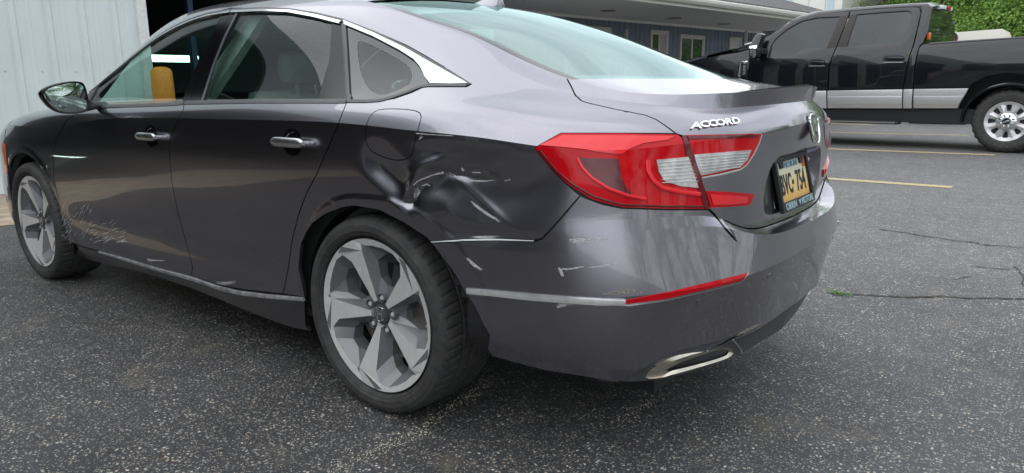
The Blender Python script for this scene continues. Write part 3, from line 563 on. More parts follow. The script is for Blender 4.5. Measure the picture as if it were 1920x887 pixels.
_r2 = np.hypot(_x + 2.83, (_z - .335) * 1.02) - .395; _lip = _lip + (1 - sstep(.024, .038, _r2)) * sstep(.30, .42, _z) * (_z < .86) * .8
_dip = np.exp(-((_z - .41) / .055) ** 2) * sstep(-2.45, -2.1, _x) * (1 - sstep(-.62, -.36, _x))   # hollow low in the doors
G0 = G0 + _n * (.0038 * _lip - .010 * _dip)[..., None]
def cellnormals(G):
    n = np.cross(G[1:, 1:] - G[:-1, :-1], G[:-1, 1:] - G[1:, :-1]); return n / (np.linalg.norm(n, axis=2, keepdims=True) + 1e-12)
def vertnormals(G):
    """two sets: as seen from the cell below the vertex and from the cell above it"""
    c = cellnormals(G); ci = np.concatenate([c[:1], c], 0) + np.concatenate([c, c[-1:]], 0)    # (ns, nv-1)
    up = ci.copy(); lo = ci.copy()
    avg = ci[:, 1:] + ci[:, :-1]
    lo_v = np.concatenate([ci[:, :1], avg, ci[:, -1:]], 1); up_v = lo_v.copy()
    wt = sstep(.60, .75, S_ALL)[:, None]
    for r in range(1, len(ROWS) - 1):
        j = JR[r]
        if r in HARD: lo_v[:, j] = ci[:, j-1]; up_v[:, j] = ci[:, j]
        elif r in REAR:
            lo_v[:, j] = lo_v[:, j] * (1 - wt) + wt * ci[:, j-1]; up_v[:, j] = up_v[:, j] * (1 - wt) + wt * ci[:, j]
    f = lambda a: a / (np.linalg.norm(a, axis=2, keepdims=True) + 1e-12)
    return f(lo_v), f(up_v)
# the crash damage: the quarter panel pushed in behind the wheel
def sidexz(px, py, Y=-.93): p = pl(px, py, 1, Y); return p[0], p[2]
def dent(G):
    nl, nu = vertnormals(G); n = (nl + nu); n /= np.linalg.norm(n, axis=2, keepdims=True)
    x = G[..., 0]; z = G[..., 2]
    def g(px, py, sx, sz, rot=0):
        cx, cz = sidexz(px, py); c, s_ = math.cos(R(rot)), math.sin(R(rot)); u = (x - cx) * c + (z - cz) * s_; v = -(x - cx) * s_ + (z - cz) * c
        return np.exp(-(u / sx) ** 2 - (v / sz) ** 2), u, v
    d = np.zeros_like(x)
    a, u, v = g(885, 318, .155, 1, -8); d += .036 * np.exp(-(u / .155) ** 2 - (v / np.where(v > 0, .055, .135)) ** 2)
    a, u, v = g(815, 345, .07, .045, 20); d += .016 * a
    a, u, v = g(720, 340, 1, 1, -29); d += .022 * np.exp(-(np.abs(u) / .095) ** 3.5) * np.where(v < .03, sstep(-.036, .034, v), np.exp(-(np.maximum(v - .03, 0) / .055) ** 2))
    # folded edge running from the wheel lip up and back
    a, u, v = g(782, 350, .030, .050, -35); d += .015 * a * np.tanh(u / .008)
    a, u, v = g(840, 322, .085, .016, -4); d += .010 * a * (.5 + .5 * np.tanh(-v / .006))
    a, u, v = g(815, 300, .06, .014, 25); d += -.008 * a
    a, u, v = g(850, 400, .06, .022, -25); d += -.003 * a
    a, u, v = g(930, 280, .05, .03, 40); d += .009 * a
    a, u, v = g(955, 365, .09, .05, 15); d += .009 * a
    a, u, v = g(845, 300, .12, .012, 14); d += -.006 * a
    a, u, v = g(905, 385, .11, .010, -32); d += -.0035 * a
    a, u, v = g(1000, 330, .05, .06, 0); d += .006 * a
    a, u, v = g(770, 378, .022, .016, 0); d += .012 * a
    a, u, v = g(760, 400, .05, .012, -28); d += -.006 * a
    # the panel's lower edge stands off the bumper
    a, u, v = g(900, 440, .14, .02, 0); d += .008 * a
    zc = np.interp(x, [-.1, .25, .5, .66], [.955, .94, .932, .914])
    mask = sstep(0, .05, zc - z) * sstep(.585, .645, z + .06 * (x < .9)) * (x > -.2) * (x < .85)
    # the wheel-arch lip keeps its shape
    rr = np.hypot(x - 0.02, z - .335); mask = mask * sstep(.37, .43, rr)
    return G - n * (.88 * d * mask)[..., None]
G1 = dent(G0)
def tnormals():
    'shared normals along the T line: half side, half top'
    nl, _ = vertnormals(G0); T = G0[:, -1]; dT = np.gradient(T, axis=0); zc = np.interp(T[:, 0], ctr[:, 0], ctr[:, 2]); lat = np.stack([0 * zc, -T[:, 1], 2.2 * (zc - T[:, 2])], 1); n = np.cross(dT, lat); n /= np.linalg.norm(n, axis=1, keepdims=True) + 1e-9
    n[n[:, 2] < 0] *= -1; m = n + nl[:, -1]; return m / (np.linalg.norm(m, axis=1, keepdims=True) + 1e-9)
NT = tnormals()
class Surf:
    def __init__(s, G):
        s.G = G; s.nl, s.nu = vertnormals(G); s.bvh = None
        wt = (np.clip((np.arange(NV) - JR[9]) / CNT[9], 0, 1) ** 2)[None, :, None] * (1 - sstep(.62, .86, S_ALL))[:, None, None]
        for a in ('nl', 'nu'): m_ = getattr(s, a) * (1 - wt) + NT[:, None, :] * wt; setattr(s, a, m_ / np.linalg.norm(m_, axis=2, keepdims=True))
    def pos(s, u, v):
        i = min(max(int(u), 0), NS - 2); j = min(max(int(v), 0), NV - 2); a = u - i; b = v - j; G = s.G
        return G[i, j]*(1-a)*(1-b) + G[i+1, j]*a*(1-b) + G[i, j+1]*(1-a)*b + G[i+1, j+1]*a*b
    def nrm(s, u, v, vc=None):
        vv = v if vc is None else v + (vc - v) * .02
        i = min(max(int(u), 0), NS - 2); j = min(max(int(vv), 0), NV - 2); a = u - i; b = v - j
        n = s.nu[i, j]*(1-a)*(1-b) + s.nu[i+1, j]*a*(1-b) + s.nl[i, j+1]*(1-a)*b + s.nl[i+1, j+1]*a*b
        return n / (np.linalg.norm(n) + 1e-12)
    def hit(s, px, py):
        if s.bvh is None:
            V = [tuple(p) for p in s.G.reshape(-1, 3)]; T = []
            for i in range(NS - 1):
                for j in range(NV - 1):
                    a = i * NV + j; T += [(a, a + NV, a + NV + 1), (a, a + NV + 1, a + 1)]
            s.bvh = BVHTree.FromPolygons(V, T)
        d = Vector(ray(px, py)).normalized(); loc, n, k, dist = s.bvh.ray_cast(Vector(CAM), d)
        if loc is None:
            loc, n, k, dist = s.bvh.find_nearest(Vector(CAM) + d * 2.3)
            for _ in range(12):
                t = (loc - Vector(CAM)).dot(d); loc, n, k, dist = s.bvh.find_nearest(Vector(CAM) + d * t)
        c = k // 2; i, j = divmod(c, NV - 1); p = np.array(loc)
        if k % 2 == 0: A, B, Cc = s.G[i, j], s.G[i+1, j], s.G[i+1, j+1]; ua = [(i, j), (i+1, j), (i+1, j+1)]
        else: A, B, Cc = s.G[i, j], s.G[i+1, j+1], s.G[i, j+1]; ua = [(i, j), (i+1, j+1), (i, j+1)]
        e = np.array([B - A, Cc - A]).T; w_, _, _, _ = np.linalg.lstsq(e, p - A, rcond=None); w_ = np.clip(w_, 0, 1)
        ua = np.array(ua, float); return tuple(ua[0] + (ua[1] - ua[0]) * w_[0] + (ua[2] - ua[0]) * w_[1])
SF = Surf(G1); S0 = Surf(G0)
def uS(s): return float(np.interp(s, S_ALL, np.arange(NS)))
def uvxz(x, z, j0=0):                                             # point of the side with this x and height
    u = uS(x); i = min(int(u), NS - 2); c = G0[i] * (1 - u + i) + G0[i+1] * (u - i); zz = c[:JR[9], 2]
    return (u, float(np.interp(z, zz, np.arange(len(zz)))))
def uvr(s, r): k = int(r); f = r - k; return (uS(s), float(JR[k] + f * (CNT[k] if k < len(CNT) else 0)))
def tr(pts, closed=None):                                         # mixed list -> uv: (px,py) or ('x',x,z) or ('r',s,row)
    o = []; fine = []; n = len(pts); closed = n > 12 if closed is None else closed
    for i, p in enumerate(pts):                                   # long legs are subdivided before they are laid on the surface
        fine.append(p); q = pts[(i + 1) % n]
        if i == n - 1 and not closed: break
        if not isinstance(p[0], str) and not isinstance(q[0], str):
            k = int(math.hypot(q[0] - p[0], q[1] - p[1]) / 14)
            fine += [(p[0] + (q[0] - p[0]) * t / (k + 1), p[1] + (q[1] - p[1]) * t / (k + 1)) for t in range(1, k + 1)]
        elif p[0] == q[0] and p[0] in ('x', 'r'):
            k = int(abs(q[1] - p[1]) / .05)
            fine += [(p[0], p[1] + (q[1] - p[1]) * t / (k + 1), p[2] + (q[2] - p[2]) * t / (k + 1)) for t in range(1, k + 1)]
    pts = fine
    for p in pts:
        if p[0] == 'x': o.append(uvxz(p[1], p[2]))
        elif p[0] == 'r': o.append(uvr(p[1], p[2]))
        elif p[0] == 'uv': o.append((p[1], p[2]))
        else: o.append(S0.hit(*p))
    return o
def dens(poly, sf, step=.012, closed=True):
    o = []; n = len(poly)
    for i in range(n if closed else n - 1):
        a = np.array(poly[i]); b = np.array(poly[(i + 1) % n]); L_ = np.linalg.norm(sf.pos(*a) - sf.pos(*b)); k = max(1, int(L_ / step + .5))
        o += [tuple(a + (b - a) * t / k) for t in range(k)]
    if not closed: o.append(tuple(poly[-1]))
    return o
def chaikin(P, it=1, closed=True):
    for _ in range(it):
        o = []; n = len(P)
        for i in range(n if closed else n - 1):
            a, b = np.array(P[i]), np.array(P[(i+1) % n]); o += [tuple(a * .75 + b * .25), tuple(a * .25 + b * .75)]
        P = o if closed else [P[0]] + o + [P[-1]]
    return P
def inpoly(pt, poly):
    x, y = pt; c = False; n = len(poly); j = n - 1
    for i in range(n):
        xi, yi = poly[i]; xj, yj = poly[j]
        if (yi > y) != (yj > y) and x < (xj - xi) * (y - yi) / (yj - yi) + xi: c = not c
        j = i
    return c
def inmask(X, Y, poly):
    c = np.zeros(X.shape, bool); n = len(poly); j = n - 1
    for i in range(n):
        xi, yi = poly[i]; xj, yj = poly[j]
        if yi != yj: c ^= ((yi > Y) != (yj > Y)) & (X < (xj - xi) * (Y - yi) / (yj - yi) + xi)
        j = i
    return c
def inset(poly, sf, dist, lockcentre=True):
    n = len(poly); o = []; ar = sum(poly[i][0]*poly[(i+1)%n][1]-poly[(i+1)%n][0]*poly[i][1] for i in range(n)); sg = 1 if ar > 0 else -1
    for i in range(n):
        p = np.array(poly[i])
        if (lockcentre and p[0] > NS - 1.6) or p[1] > NV - 1.3: o.append(tuple(p)); continue
        a, b = np.array(poly[i-1]), np.array(poly[(i+1) % n]); P = sf.pos(*p)
        du = (sf.pos(p[0]+.5, p[1]) - sf.pos(p[0]-.5, p[1])) if 1 < p[0] < NS-2 else (sf.pos(min(p[0]+1,NS-1), p[1]) - sf.pos(max(p[0]-1,0), p[1]))/ (1 if 1<=p[0]<=NS-2 else 1)
        dv = sf.pos(p[0], min(p[1]+.5, NV-1)) - sf.pos(p[0], max(p[1]-.5, 0))
        J = np.array([du, dv]).T; t = sf.pos(*b) - sf.pos(*a); nn = np.cross(du, dv); nn /= np.linalg.norm(nn) + 1e-9
        m_ = np.cross(nn, t) * sg; m_ /= np.linalg.norm(m_) + 1e-9
        q, _, _, _ = np.linalg.lstsq(J, m_ * dist, rcond=None); q = np.clip(q, -3, 3); o.append(tuple(p + q))
    return o
def panel(name, poly, mat, parent, holes=(), off=0.0, gap=.0022, rim=.012, sf=None, stride=2, disp=None, cons=(), mirror=False, also=None, step=.012, holerim=True, box=None):
    """cut a piece out of the body surface: uv outline, optional holes, stands off by `off`, edges folded in by `rim`"""
    sf = sf or SF
    B = dens(poly, sf, step)
    if gap: B = inset(B, sf, gap)
    Hs = [dens(h, sf, step) for h in holes]
    pts = []; edges = []
    def loop(P, closed=True):
        n0 = len(pts); pts.extend(P); k = len(P); edges.extend([(n0 + i, n0 + (i + 1) % k) for i in range(k if closed else k - 1)])
    loop(B)
    for h in Hs: loop(h)
    for c in cons: loop(dens(c, sf, step, False), False)
    nb = len(pts)
    us = np.arange(0, NS, stride); vs = np.array(sorted(set(range(0, NV, stride)) | set(JR)))
    U, V = np.meshgrid(us, vs, indexing='ij'); mk_ = inmask(U.astype(float) + 1e-4, V.astype(float) + 1e-4, B)
    for h in Hs: mk_ &= ~inmask(U.astype(float), V.astype(float), h)
    idx = {}
    for a in range(len(us)):
        for b in range(len(vs)):
            if mk_[a, b]: idx[(a, b)] = len(pts); pts.append((float(us[a]), float(vs[b])))
    hard = [JR[r] for r in sorted(HARD | REAR)]
    for b in range(len(vs)):                                      # keep the sharp feature lines as edges
        if vs[b] in hard:
            for a in range(len(us) - 1):
                if (a, b) in idx and (a + 1, b) in idx: edges.append((idx[(a, b)], idx[(a + 1, b)]))
    r = delaunay_2d_cdt([Vector((p[0], p[1] * 1.0)) for p in pts], edges, [], 0, 1e-4)
    vv = [(p.x, p.y) for p in r[0]]; fin = []
    for f in r[2]:
        c = np.mean([vv[i] for i in f], axis=0)
        if inpoly(c, B) and not any(inpoly(c, h) for h in Hs): fin.append((tuple(f), c))
    pos = []; 
    for p in vv:
        P = sf.pos(*p); N_ = sf.nrm(*p)
        o = off + (disp(P, p) if disp else 0); pos.append(P + N_ * o)
    used = sorted({i for f, _ in fin for i in f}); rm = {k: i for i, k in enumerate(used)}
    V3 = [pos[k] for k in used]; F = []; LN = []
    for f, c in fin:
        a, b, d = (pos[k] for k in f); n = np.cross(b - a, d - a); ref = sf.nrm(*c)
        if np.dot(n, ref) < 0: f = f[::-1]
        F.append([rm[k] for k in f])
        if disp: LN.append(None)
        else: LN.append([sf.nrm(*vv[k], c[1]) for k in f])
    nmain = len(F)
    if rim:
        cnt = {}
        for f in F:
            for i in range(3):
                e = (f[i], f[(i+1) % 3]); cnt[e] = cnt.get(e, 0) + 1
        bnd = [e for e in cnt if (e[1], e[0]) not in cnt]
        if not holerim: pass
        inner = {}
        for a, b in bnd:
            pa, pb = vv[used[a]], vv[used[b]]
            if (pa[0] > NS - 1.4 and pb[0] > NS - 1.4) or (pa[1] > NV - 1.2 and pb[1] > NV - 1.2): continue
            for k in (a, b):
                if k not in inner: inner[k] = len(V3); V3.append(V3[k] - sf.nrm(*vv[used[k]]) * rim)
            F.append([b, a, inner[a], inner[b]]); LN.append(None)
    if also:                                                      # further patches (V, F) welded into the same object
        for Vx, Fx, Nx in also:
            n0 = len(V3); V3 += list(Vx); F += [[i + n0 for i in f] for f in Fx]; LN += Nx if Nx else [None] * len(Fx)
    V3 = np.array(V3)
    if mirror:
        n0 = len(V3); V3 = np.concatenate([V3, V3 * [1, -1, 1]]); F2 = [[i + n0 for i in f][::-1] for f in F]
        LN2 = [None if n is None else [x * [1, -1, 1] for x in n][::-1] for n in LN]; F = F + F2; LN = LN + LN2
    o = mk(name, V3, F, mat, parent); me = o.data
    finish_normals(me, F, LN); return o
def finish_normals(me, F, LN):
    me.polygons.foreach_set('use_smooth', [True] * len(me.polygons)); me.update()
    fn = [tuple(p.normal) for p in me.polygons]; ln = []
    if any(n is None for n in LN):
        me.set_sharp_from_angle(angle=R(28)); cn = [tuple(c.vector) for c in me.corner_normals]
        k = 0
        for f, n in zip(F, LN):
            for i in range(len(f)): ln.append(tuple(n[i]) if n is not None else cn[k + i])
            k += len(f)
        me.normals_split_custom_set(ln)
    else:
        me.normals_split_custom_set([tuple(x) for n in LN for x in n])
def mirror_copy(o, parent, name=None):
    me = o.data.copy(); bm = bmesh.new(); bm.from_mesh(me)
    for v in bm.verts: v.co.y *= -1
    bmesh.ops.reverse_faces(bm, faces=bm.faces); bm.to_mesh(me); bm.free()
    c = bpy.data.objects.new(name or o.name.split('.')[0], me); col.objects.link(c); c.parent = parent
    return c
# upper half surfaces (windscreen, roof, rear window, deck), from the T line to the centre line
def topgrid(s0, s1, ns, nh, offz=0, inner=0.0, t0=0.0, t1=1.0, crown=1.0, edge=None, w0=0.0, w1=0.0):
    V = []; F = []; N_ = []
    ss = np.linspace(s0, s1, ns)
    for i_, s in enumerate(ss):
        for h in np.linspace(t0, t1, nh):
            f_ = i_ / (ns - 1); sb = s + math.sin(h * PI / 2) * (w0 * (1 - f_) + w1 * f_); u = uS(sb); P = S0.pos(u, NV - 1); x, y, z = P; zc = float(np.interp(x, ctr[:, 0], ctr[:, 2])); y = min(y + inner, -.0)
            hh = h; V.append(np.array([x, y * (1 - hh), z + (zc - z) * (1 - (1 - hh) ** 2.2) + offz]))
    for i in range(ns - 1):
        for j in range(nh - 1):
            a = i * nh + j; F.append([a, a + nh, a + nh + 1, a + 1])
    G = np.array(V).reshape(ns, nh, 3); du = np.gradient(G, axis=0); dv = np.gradient(G, axis=1); n = np.cross(du, dv); n /= np.linalg.norm(n, axis=2, keepdims=True) + 1e-12
    n[n[..., 2] < 0] *= -1
    if t1 == 1.0: n[:, -1, 1] = 0
    hh = np.linspace(t0, t1, nh); wt = (np.clip(1 - hh / .16, 0, 1) ** 2)[None, :, None] * (1 - sstep(.62, .86, ss))[:, None, None]; nT = np.stack([np.interp([uS(s) for s in ss], np.arange(NS), NT[:, k]) for k in range(3)], 1)[:, None, :]; n = n * (1 - wt) + nT * wt; n = n.reshape(-1, 3); n /= np.linalg.norm(n, axis=1, keepdims=True)
    N_ = [[n[k] for k in f] for f in F]; return V, F, N_
def topobj(name, mat, parent, V, F, N_, mirror=True, thick=0):
    V = np.array(V); F = [list(f) for f in F]; N_ = list(N_)
    for k, f in enumerate(F):
        nn = np.cross(V[f[1]] - V[f[0]], V[f[2]] - V[f[0]])
        if nn @ N_[k][0] < 0: F[k] = f[::-1]; N_[k] = N_[k][::-1]
    if mirror:
        n0 = len(V); F2 = [[i + n0 for i in f][::-1] for f in F]; N2 = [[x * [1, -1, 1] for x in n][::-1] for n in N_]
        V = np.concatenate([V, V * [1, -1, 1]]); F += F2; N_ += N2
    o = mk(name, V, F, mat, parent); finish_normals(o.data, F, N_); return o

sedan = tag(empty('parked_sedan', (0, 0, 0)), 'dark grey four-door sedan with a dented, scratched left rear quarter, nearest the camera', 'car')
P_, PL = M['paint'], M['paint_low']
# ---- outlines (photo pixels of the body surface, or x/z on the side)
DOOR_F = [(123,228),(144,213),(182,204),(345,196),(344,205),(331,232),(318,262),(318,300),(322,340),(334,400),(350,458),(361,500),(359,518),(330,513),(285,500),(240,486),(186,471),(148,460),(125,420),(110,380),(101,335),(99,290),(106,262)]
DOOR_R = [(345,196),(480,192),(650,193),(635,230),(613,283),(592,330),(575,362),(560,402),(548,450),(541,500),(534,538),(530,551),(490,547),(450,542),(412,535),(359,518),(361,500),(350,458),(334,400),(322,340),(318,300),(318,262),(331,232),(344,205)]
ARCH_L = [(572,558),(566,530),(560,503),(564,459),(572,440),(585,420),(608,403),(635,391),(662,386),(710,394),(757,418),(800,446)]
ARCH_B = [('x',.327,.61),('x',.40,.54),('x',.455,.46),('x',.487,.39)]
poly_q = [(650,193),(700,191),(740,185),(772,174),(795,163),(875,163),(884,158),(800,106),(760,84),(700,58),(640,35),(590,25),(540,16),(432,15),('r',-1.25,9.0),('r',-1.5,9.0),('r',-1.75,9.02),('r',-2.0,9.05),('r',-2.18,9.1),('r',-2.3,9.5),
          ('r',-2.3,10),('r',-2.1,10),('r',-1.8,10),('r',-1.5,10),('r',-1.1,10),('r',-.7,10),('r',-.3,10),('r',0,10),('r',.3,10),('r',.5,10),('r',.566,10),
          (1070,160),(1078,177),(1090,189),(1102,193),(1150,204),(1210,216),(1230,224),(1248,236),(1268,251),(1160,250),(1052,250),(1003,277),(1030,313),(1062,345),(1088,367),(1055,405),(1030,433),(1016,447),(1000,452),(930,450),(808,454)]
poly_q += ARCH_L[::-1] + [(530,551),(534,538),(541,500),(548,450),(560,402),(575,362),(592,330),(613,283),(635,230)]
fuel = chaikin([(690,222),(704,206),(730,203),(775,205),(792,213),(787,235),(777,270),(773,288),(762,300),(735,302),(705,294),(688,280),(683,250)], 1)
uq = tr(poly_q); fuelp = tr(fuel)
panel('quarter_panel', uq, P_, sedan, holes=[fuelp], stride=1, step=.008)['label'] = 'rear quarter panel crumpled inwards above and behind the wheel'
fd = panel('fuel_door', fuelp, P_, sedan, gap=.003, stride=1, step=.006)
for nme, pol in (('front_door', DOOR_F), ('rear_door', DOOR_R)): panel(nme, tr(pol), P_, sedan, stride=2)
fend = [(144,213),(123,228),(106,262),(99,290),(101,335),(110,380),(125,420),(148,460),(135,455),('x',-2.43,.25)]+[('x',-2.83+.395*math.cos(a_),.335+.385*math.sin(a_)) for a_ in np.linspace(.1,2.3,16)]+[('x',-3.10,.60),('r',-3.15,6.5),('r',-3.2,8.0),('r',-3.0,8.6),('r',-2.7,8.9),('r',-2.45,9.0),('r',-2.3,8.9),('r',-2.2,8.6),('r',-2.15,8.1)]
panel('front_fender', tr(fend), P_, sedan, stride=2)
skirt = [(148,461),(186,472),(240,487),(285,501),(330,514),(359,519),(412,537),(450,544),(490,549),(530,553),(570,557),(572,600),(574,626),('r',-.5,0),('r',-1.2,0),('r',-2.0,0),('r',-2.38,0),('r',-2.44,.5)]
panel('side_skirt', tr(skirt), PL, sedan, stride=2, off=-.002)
fb = [('r',-3.10,4.3),('r',-3.12,3.5),('r',-3.14,2.4),('r',-3.17,1.2),('r',-3.2,0.3),('r',-3.4,0),('r',-3.6,0),('r',-3.6,4),('r',-3.6,8),('r',-3.4,8.5),('r',-3.25,8.3),('r',-3.2,7)]
panel('front_bumper', tr(fb), P_, sedan, stride=2)
mk_l = [('r',-3.13,4.6),('r',-3.13,3.2),('r',-3.16,2.5),('r',-3.21,2.5),('r',-3.18,3.2),('r',-3.18,4.6)]
panel('side_marker', tr(mk_l), M['amber'], sedan, stride=1, gap=0, off=.003, rim=.004)
# ---- rear bumper (both halves in one mesh), valance
LB = [(1088,367),(1100,372),(1130,383),(1165,390),(1250,393),(1328,393)]
bump = [(808,455),(930,451),(1000,453),(1016,448),(1030,434),(1055,406)] + LB + [(1341,405),(1360,430),(1382,454),('r',.98,4.0),('r',1.1,4.0),('r',X0+PI/2*KF,4.0),('r',X0+PI/2*KF,1.0),('r',1.2,1.0),('r',1.05,1.0),('r',.95,1.0)]
low = [(1400,622),(1340,642),(1280,657),(1236,673),(1200,695),(1157,717),(1080,704),(1000,692),(950,680),(925,672),(914,655)]
bump += low + ARCH_B[::-1]
refl = [(1165,571),(1172,562),(1250,547),(1330,528),(1401,511),(1396,520),(1385,527),(1330,541),(1250,560)]
ub = tr(bump)
panel('rear_bumper', ub, P_, sedan, stride=2, mirror=True, rim=.01)
val = [('r',X0+PI/2*KF,1.0),('r',1.2,1.0),('r',1.05,1.0),('r',.95,1.0)] + low[:6] + [('r',.70,0.0),('r',.9,0.0),('r',1.1,0.0),('r',X0+PI/2*KF,0.0)]
exh = [(1195,707),(1250,668),(1300,655),(1352,646),(1372,651),(1378,664),(1365,676),(1300,692),(1232,712)]
panel('rear_valance', tr(val), M['satin'], sedan, stride=2, mirror=True, off=-.004, gap=.001)
def ribbon(name, pts, w_, mat, parent, off=.003, sf=None, closed=False, rim=.004, smooth=1, taper=False):
    """a strip laid along a line on the body; w_ = width in metres"""
    sf = sf or SF; uv = tr(pts, closed)
    if smooth: uv = chaikin(uv, smooth, closed)
    uv = dens(uv, sf, .01, closed); A = []; Bq = []; n = len(uv)
    for i, p in enumerate(uv):
        P = sf.pos(*p); a = sf.pos(*uv[max(i-1, 0) if not closed else i-1]); b = sf.pos(*uv[min(i+1, n-1) if not closed else (i+1) % n]); nn = sf.nrm(*p)
        t = b - a; sd_ = np.cross(nn, t); sd_ /= np.linalg.norm(sd_) + 1e-9
        ww = w_ if not hasattr(w_, '__len__') else np.interp(i / (n - 1), np.linspace(0, 1, len(w_)), w_)
        A.append((P + sd_ * ww / 2, nn)); Bq.append((P - sd_ * ww / 2, nn))
    V = []; F = []
    for (a, na), (b, nb_) in zip(A, Bq): V += [a + na * off - (0), (a + b) / 2 + na * (off + min(.0015, .15 * np.linalg.norm(a - b))), b + na * off, b - na * rim, a - na * rim]
    m_ = len(A)
    for i in range(m_ if closed else m_ - 1):
        j = (i + 1) % m_
        for k in range(5): F.append([i*5+k, i*5+(k+1)%5, j*5+(k+1)%5, j*5+k])
    if not closed: F += [[0,1,2,3,4], [(m_-1)*5+k for k in (4,3,2,1,0)]]
    o = mk(name, V, F, mat, parent); bm = bmesh.new(); bm.from_mesh(o.data); bmesh.ops.recalc_face_normals(bm, faces=bm.faces); bm.to_mesh(o.data); bm.free()
    o.data.polygons.foreach_set('use_smooth', [True]*len(o.data.polygons)); o.data.set_sharp_from_angle(angle=R(40)); return o
ribbon('skirt_trim', [(186,472),(240,488),(285,502),(359,522),(412,540),(450,549),(500,555),(570,561)], [.006,.014,.017,.018,.018,.017,.015,.013], M['dirty_chrome'], sedan, off=.005)
ribbon('bumper_trim', [(877,545),(920,549),(1000,557),(1080,563),(1130,566),(1172,566)], [.016,.017,.018,.018,.018,.014], M['strip'], sedan, off=.006)
panel('rear_reflector', tr(refl), M['red'], sedan, stride=1, gap=.001, off=.003, rim=.006)
ribbon('reflector_trim', [(1150,571),(1180,573),(1250,562),(1330,543),(1385,529),(1396,521),(1401,512)], .0035, M['satin_chrome'], sedan, off=.004)
# parking sensors
for px, py in ((1311,567),(1443,517)):
    u = S0.hit(px, py); P = SF.pos(*u); n = SF.nrm(*u); b = MB(); b.cyl(P - n * .004, P + n * .0010, .0105, n=20); b.build('parking_sensor', P_, sedan, smooth=True)
# ---- tail lamps
lampo = [(1003,277),(1052,251),(1160,251),(1270,253),(1280,262),(1290,292),(1302,325),(1316,358),(1328,392),(1250,392),(1165,389),(1110,374),(1062,344),(1030,312)]
lampi = [(1285,254),(1426,250),(1420,268),(1412,285),(1400,305),(1388,315),(1350,325),(1311,333),(1302,305),(1293,275)]
lampl = [(1320,357),(1370,359),(1412,363),(1407,378),(1402,385),(1365,388),(1330,390)]
lamp = empty('tail_lamp'); lamp.parent = sedan; lamp['label'] = 'wide red left tail lamp'
panel('lens', tr(lampo), M['red'], lamp, stride=1, gap=.001, off=.004, rim=.016)
panel('upper_lens_facet', tr([(1012,274),(1055,256),(1160,256),(1262,257),(1250,264),(1205,270),(1180,280),(1163,290),(1100,282),(1050,277)]), M['red_bright'], lamp, stride=1, gap=0, off=.0065, rim=.003)
panel('dark_lens_recess', tr([(1083,291),(1090,296),(1160,298),(1164,330),(1172,350),(1185,365),(1170,366),(1140,355),(1110,335),(1092,312)]), M['red_dark'], lamp, stride=1, gap=0, off=.0056, rim=.003)
ribbon('light_guide', [(1082,296),(1092,315),(1110,334),(1140,353),(1175,366),(1210,373)], .0075, M['red_bright'], lamp, off=.008)
ribbon('light_guide', [(1213,300),(1214,320),(1222,338),(1240,352),(1275,360),(1310,364)], .011, M['red_bright'], lamp, off=.008)
ribbon('lens_outline', [(1012,281),(1038,315),(1068,342),(1112,368),(1165,384),(1250,387),(1318,387)], .006, M['red_dark'], lamp, off=.0052)  # darker red outline along the lower lens edge
panel('reversing_lens', tr([(1229,300),(1288,294),(1296,318),(1307,352),(1275,349),(1245,340),(1233,322)]), M['clear'], lamp, stride=1, gap=0, off=.0065, rim=.003)
for k in range(7): ribbon('reflector_rib', [(1232 + k*1.2, 305 + k*6.3), (1291 + k*2.4, 300 + k*6.6)], .0016, M['chrome'], lamp, off=.0085, smooth=0)
panel('lens_divider', tr([(1277,256),(1284,255),(1293,275),(1302,305),(1318,352),(1328,392),(1320,392),(1309,360),(1296,325),(1284,290)]), M['red_dark'], lamp, stride=1, gap=0, off=.006, rim=.006)
li = panel('lid_lens', tr(lampi), M['red'], lamp, stride=1, gap=.001, off=.005, rim=.012)
panel('lid_reversing_lens', tr([(1298,290),(1405,281),(1397,300),(1385,312),(1350,321),(1311,329),(1303,307)]), M['clear'], lamp, stride=1, gap=0, off=.0075, rim=.003)
panel('lid_lens_edge', tr([(1287,257),(1420,252),(1418,257),(1289,263)]), M['red_dark'], lamp, stride=1, gap=0, off=.0075, rim=.003)
ribbon('lens_trim', [(1426,252),(1420,270),(1410,290),(1398,308),(1386,318),(1350,327),(1313,334)], .005, M['satin_chrome'], lamp, off=.006)
for k in range(6): ribbon('reflector_rib', [(1302 + k*1.6, 295 + k*5.6), (1398 - k*3, 287 + k*5.2)], .0016, M['chrome'], lamp, off=.0095, smooth=0)
panel('lower_lid_lens', tr(lampl), M['red'], lamp, stride=1, gap=.001, off=.005, rim=.012)
panel('lower_lid_lens_core', tr([(1328,364),(1370,366),(1398,368),(1396,380),(1365,383),(1334,384)]), M['red_bright'], lamp, stride=1, gap=0, off=.0075, rim=.003)
lampR = empty('tail_lamp'); lampR.parent = sedan
for ch in list(lamp.children): mirror_copy(ch, lampR)
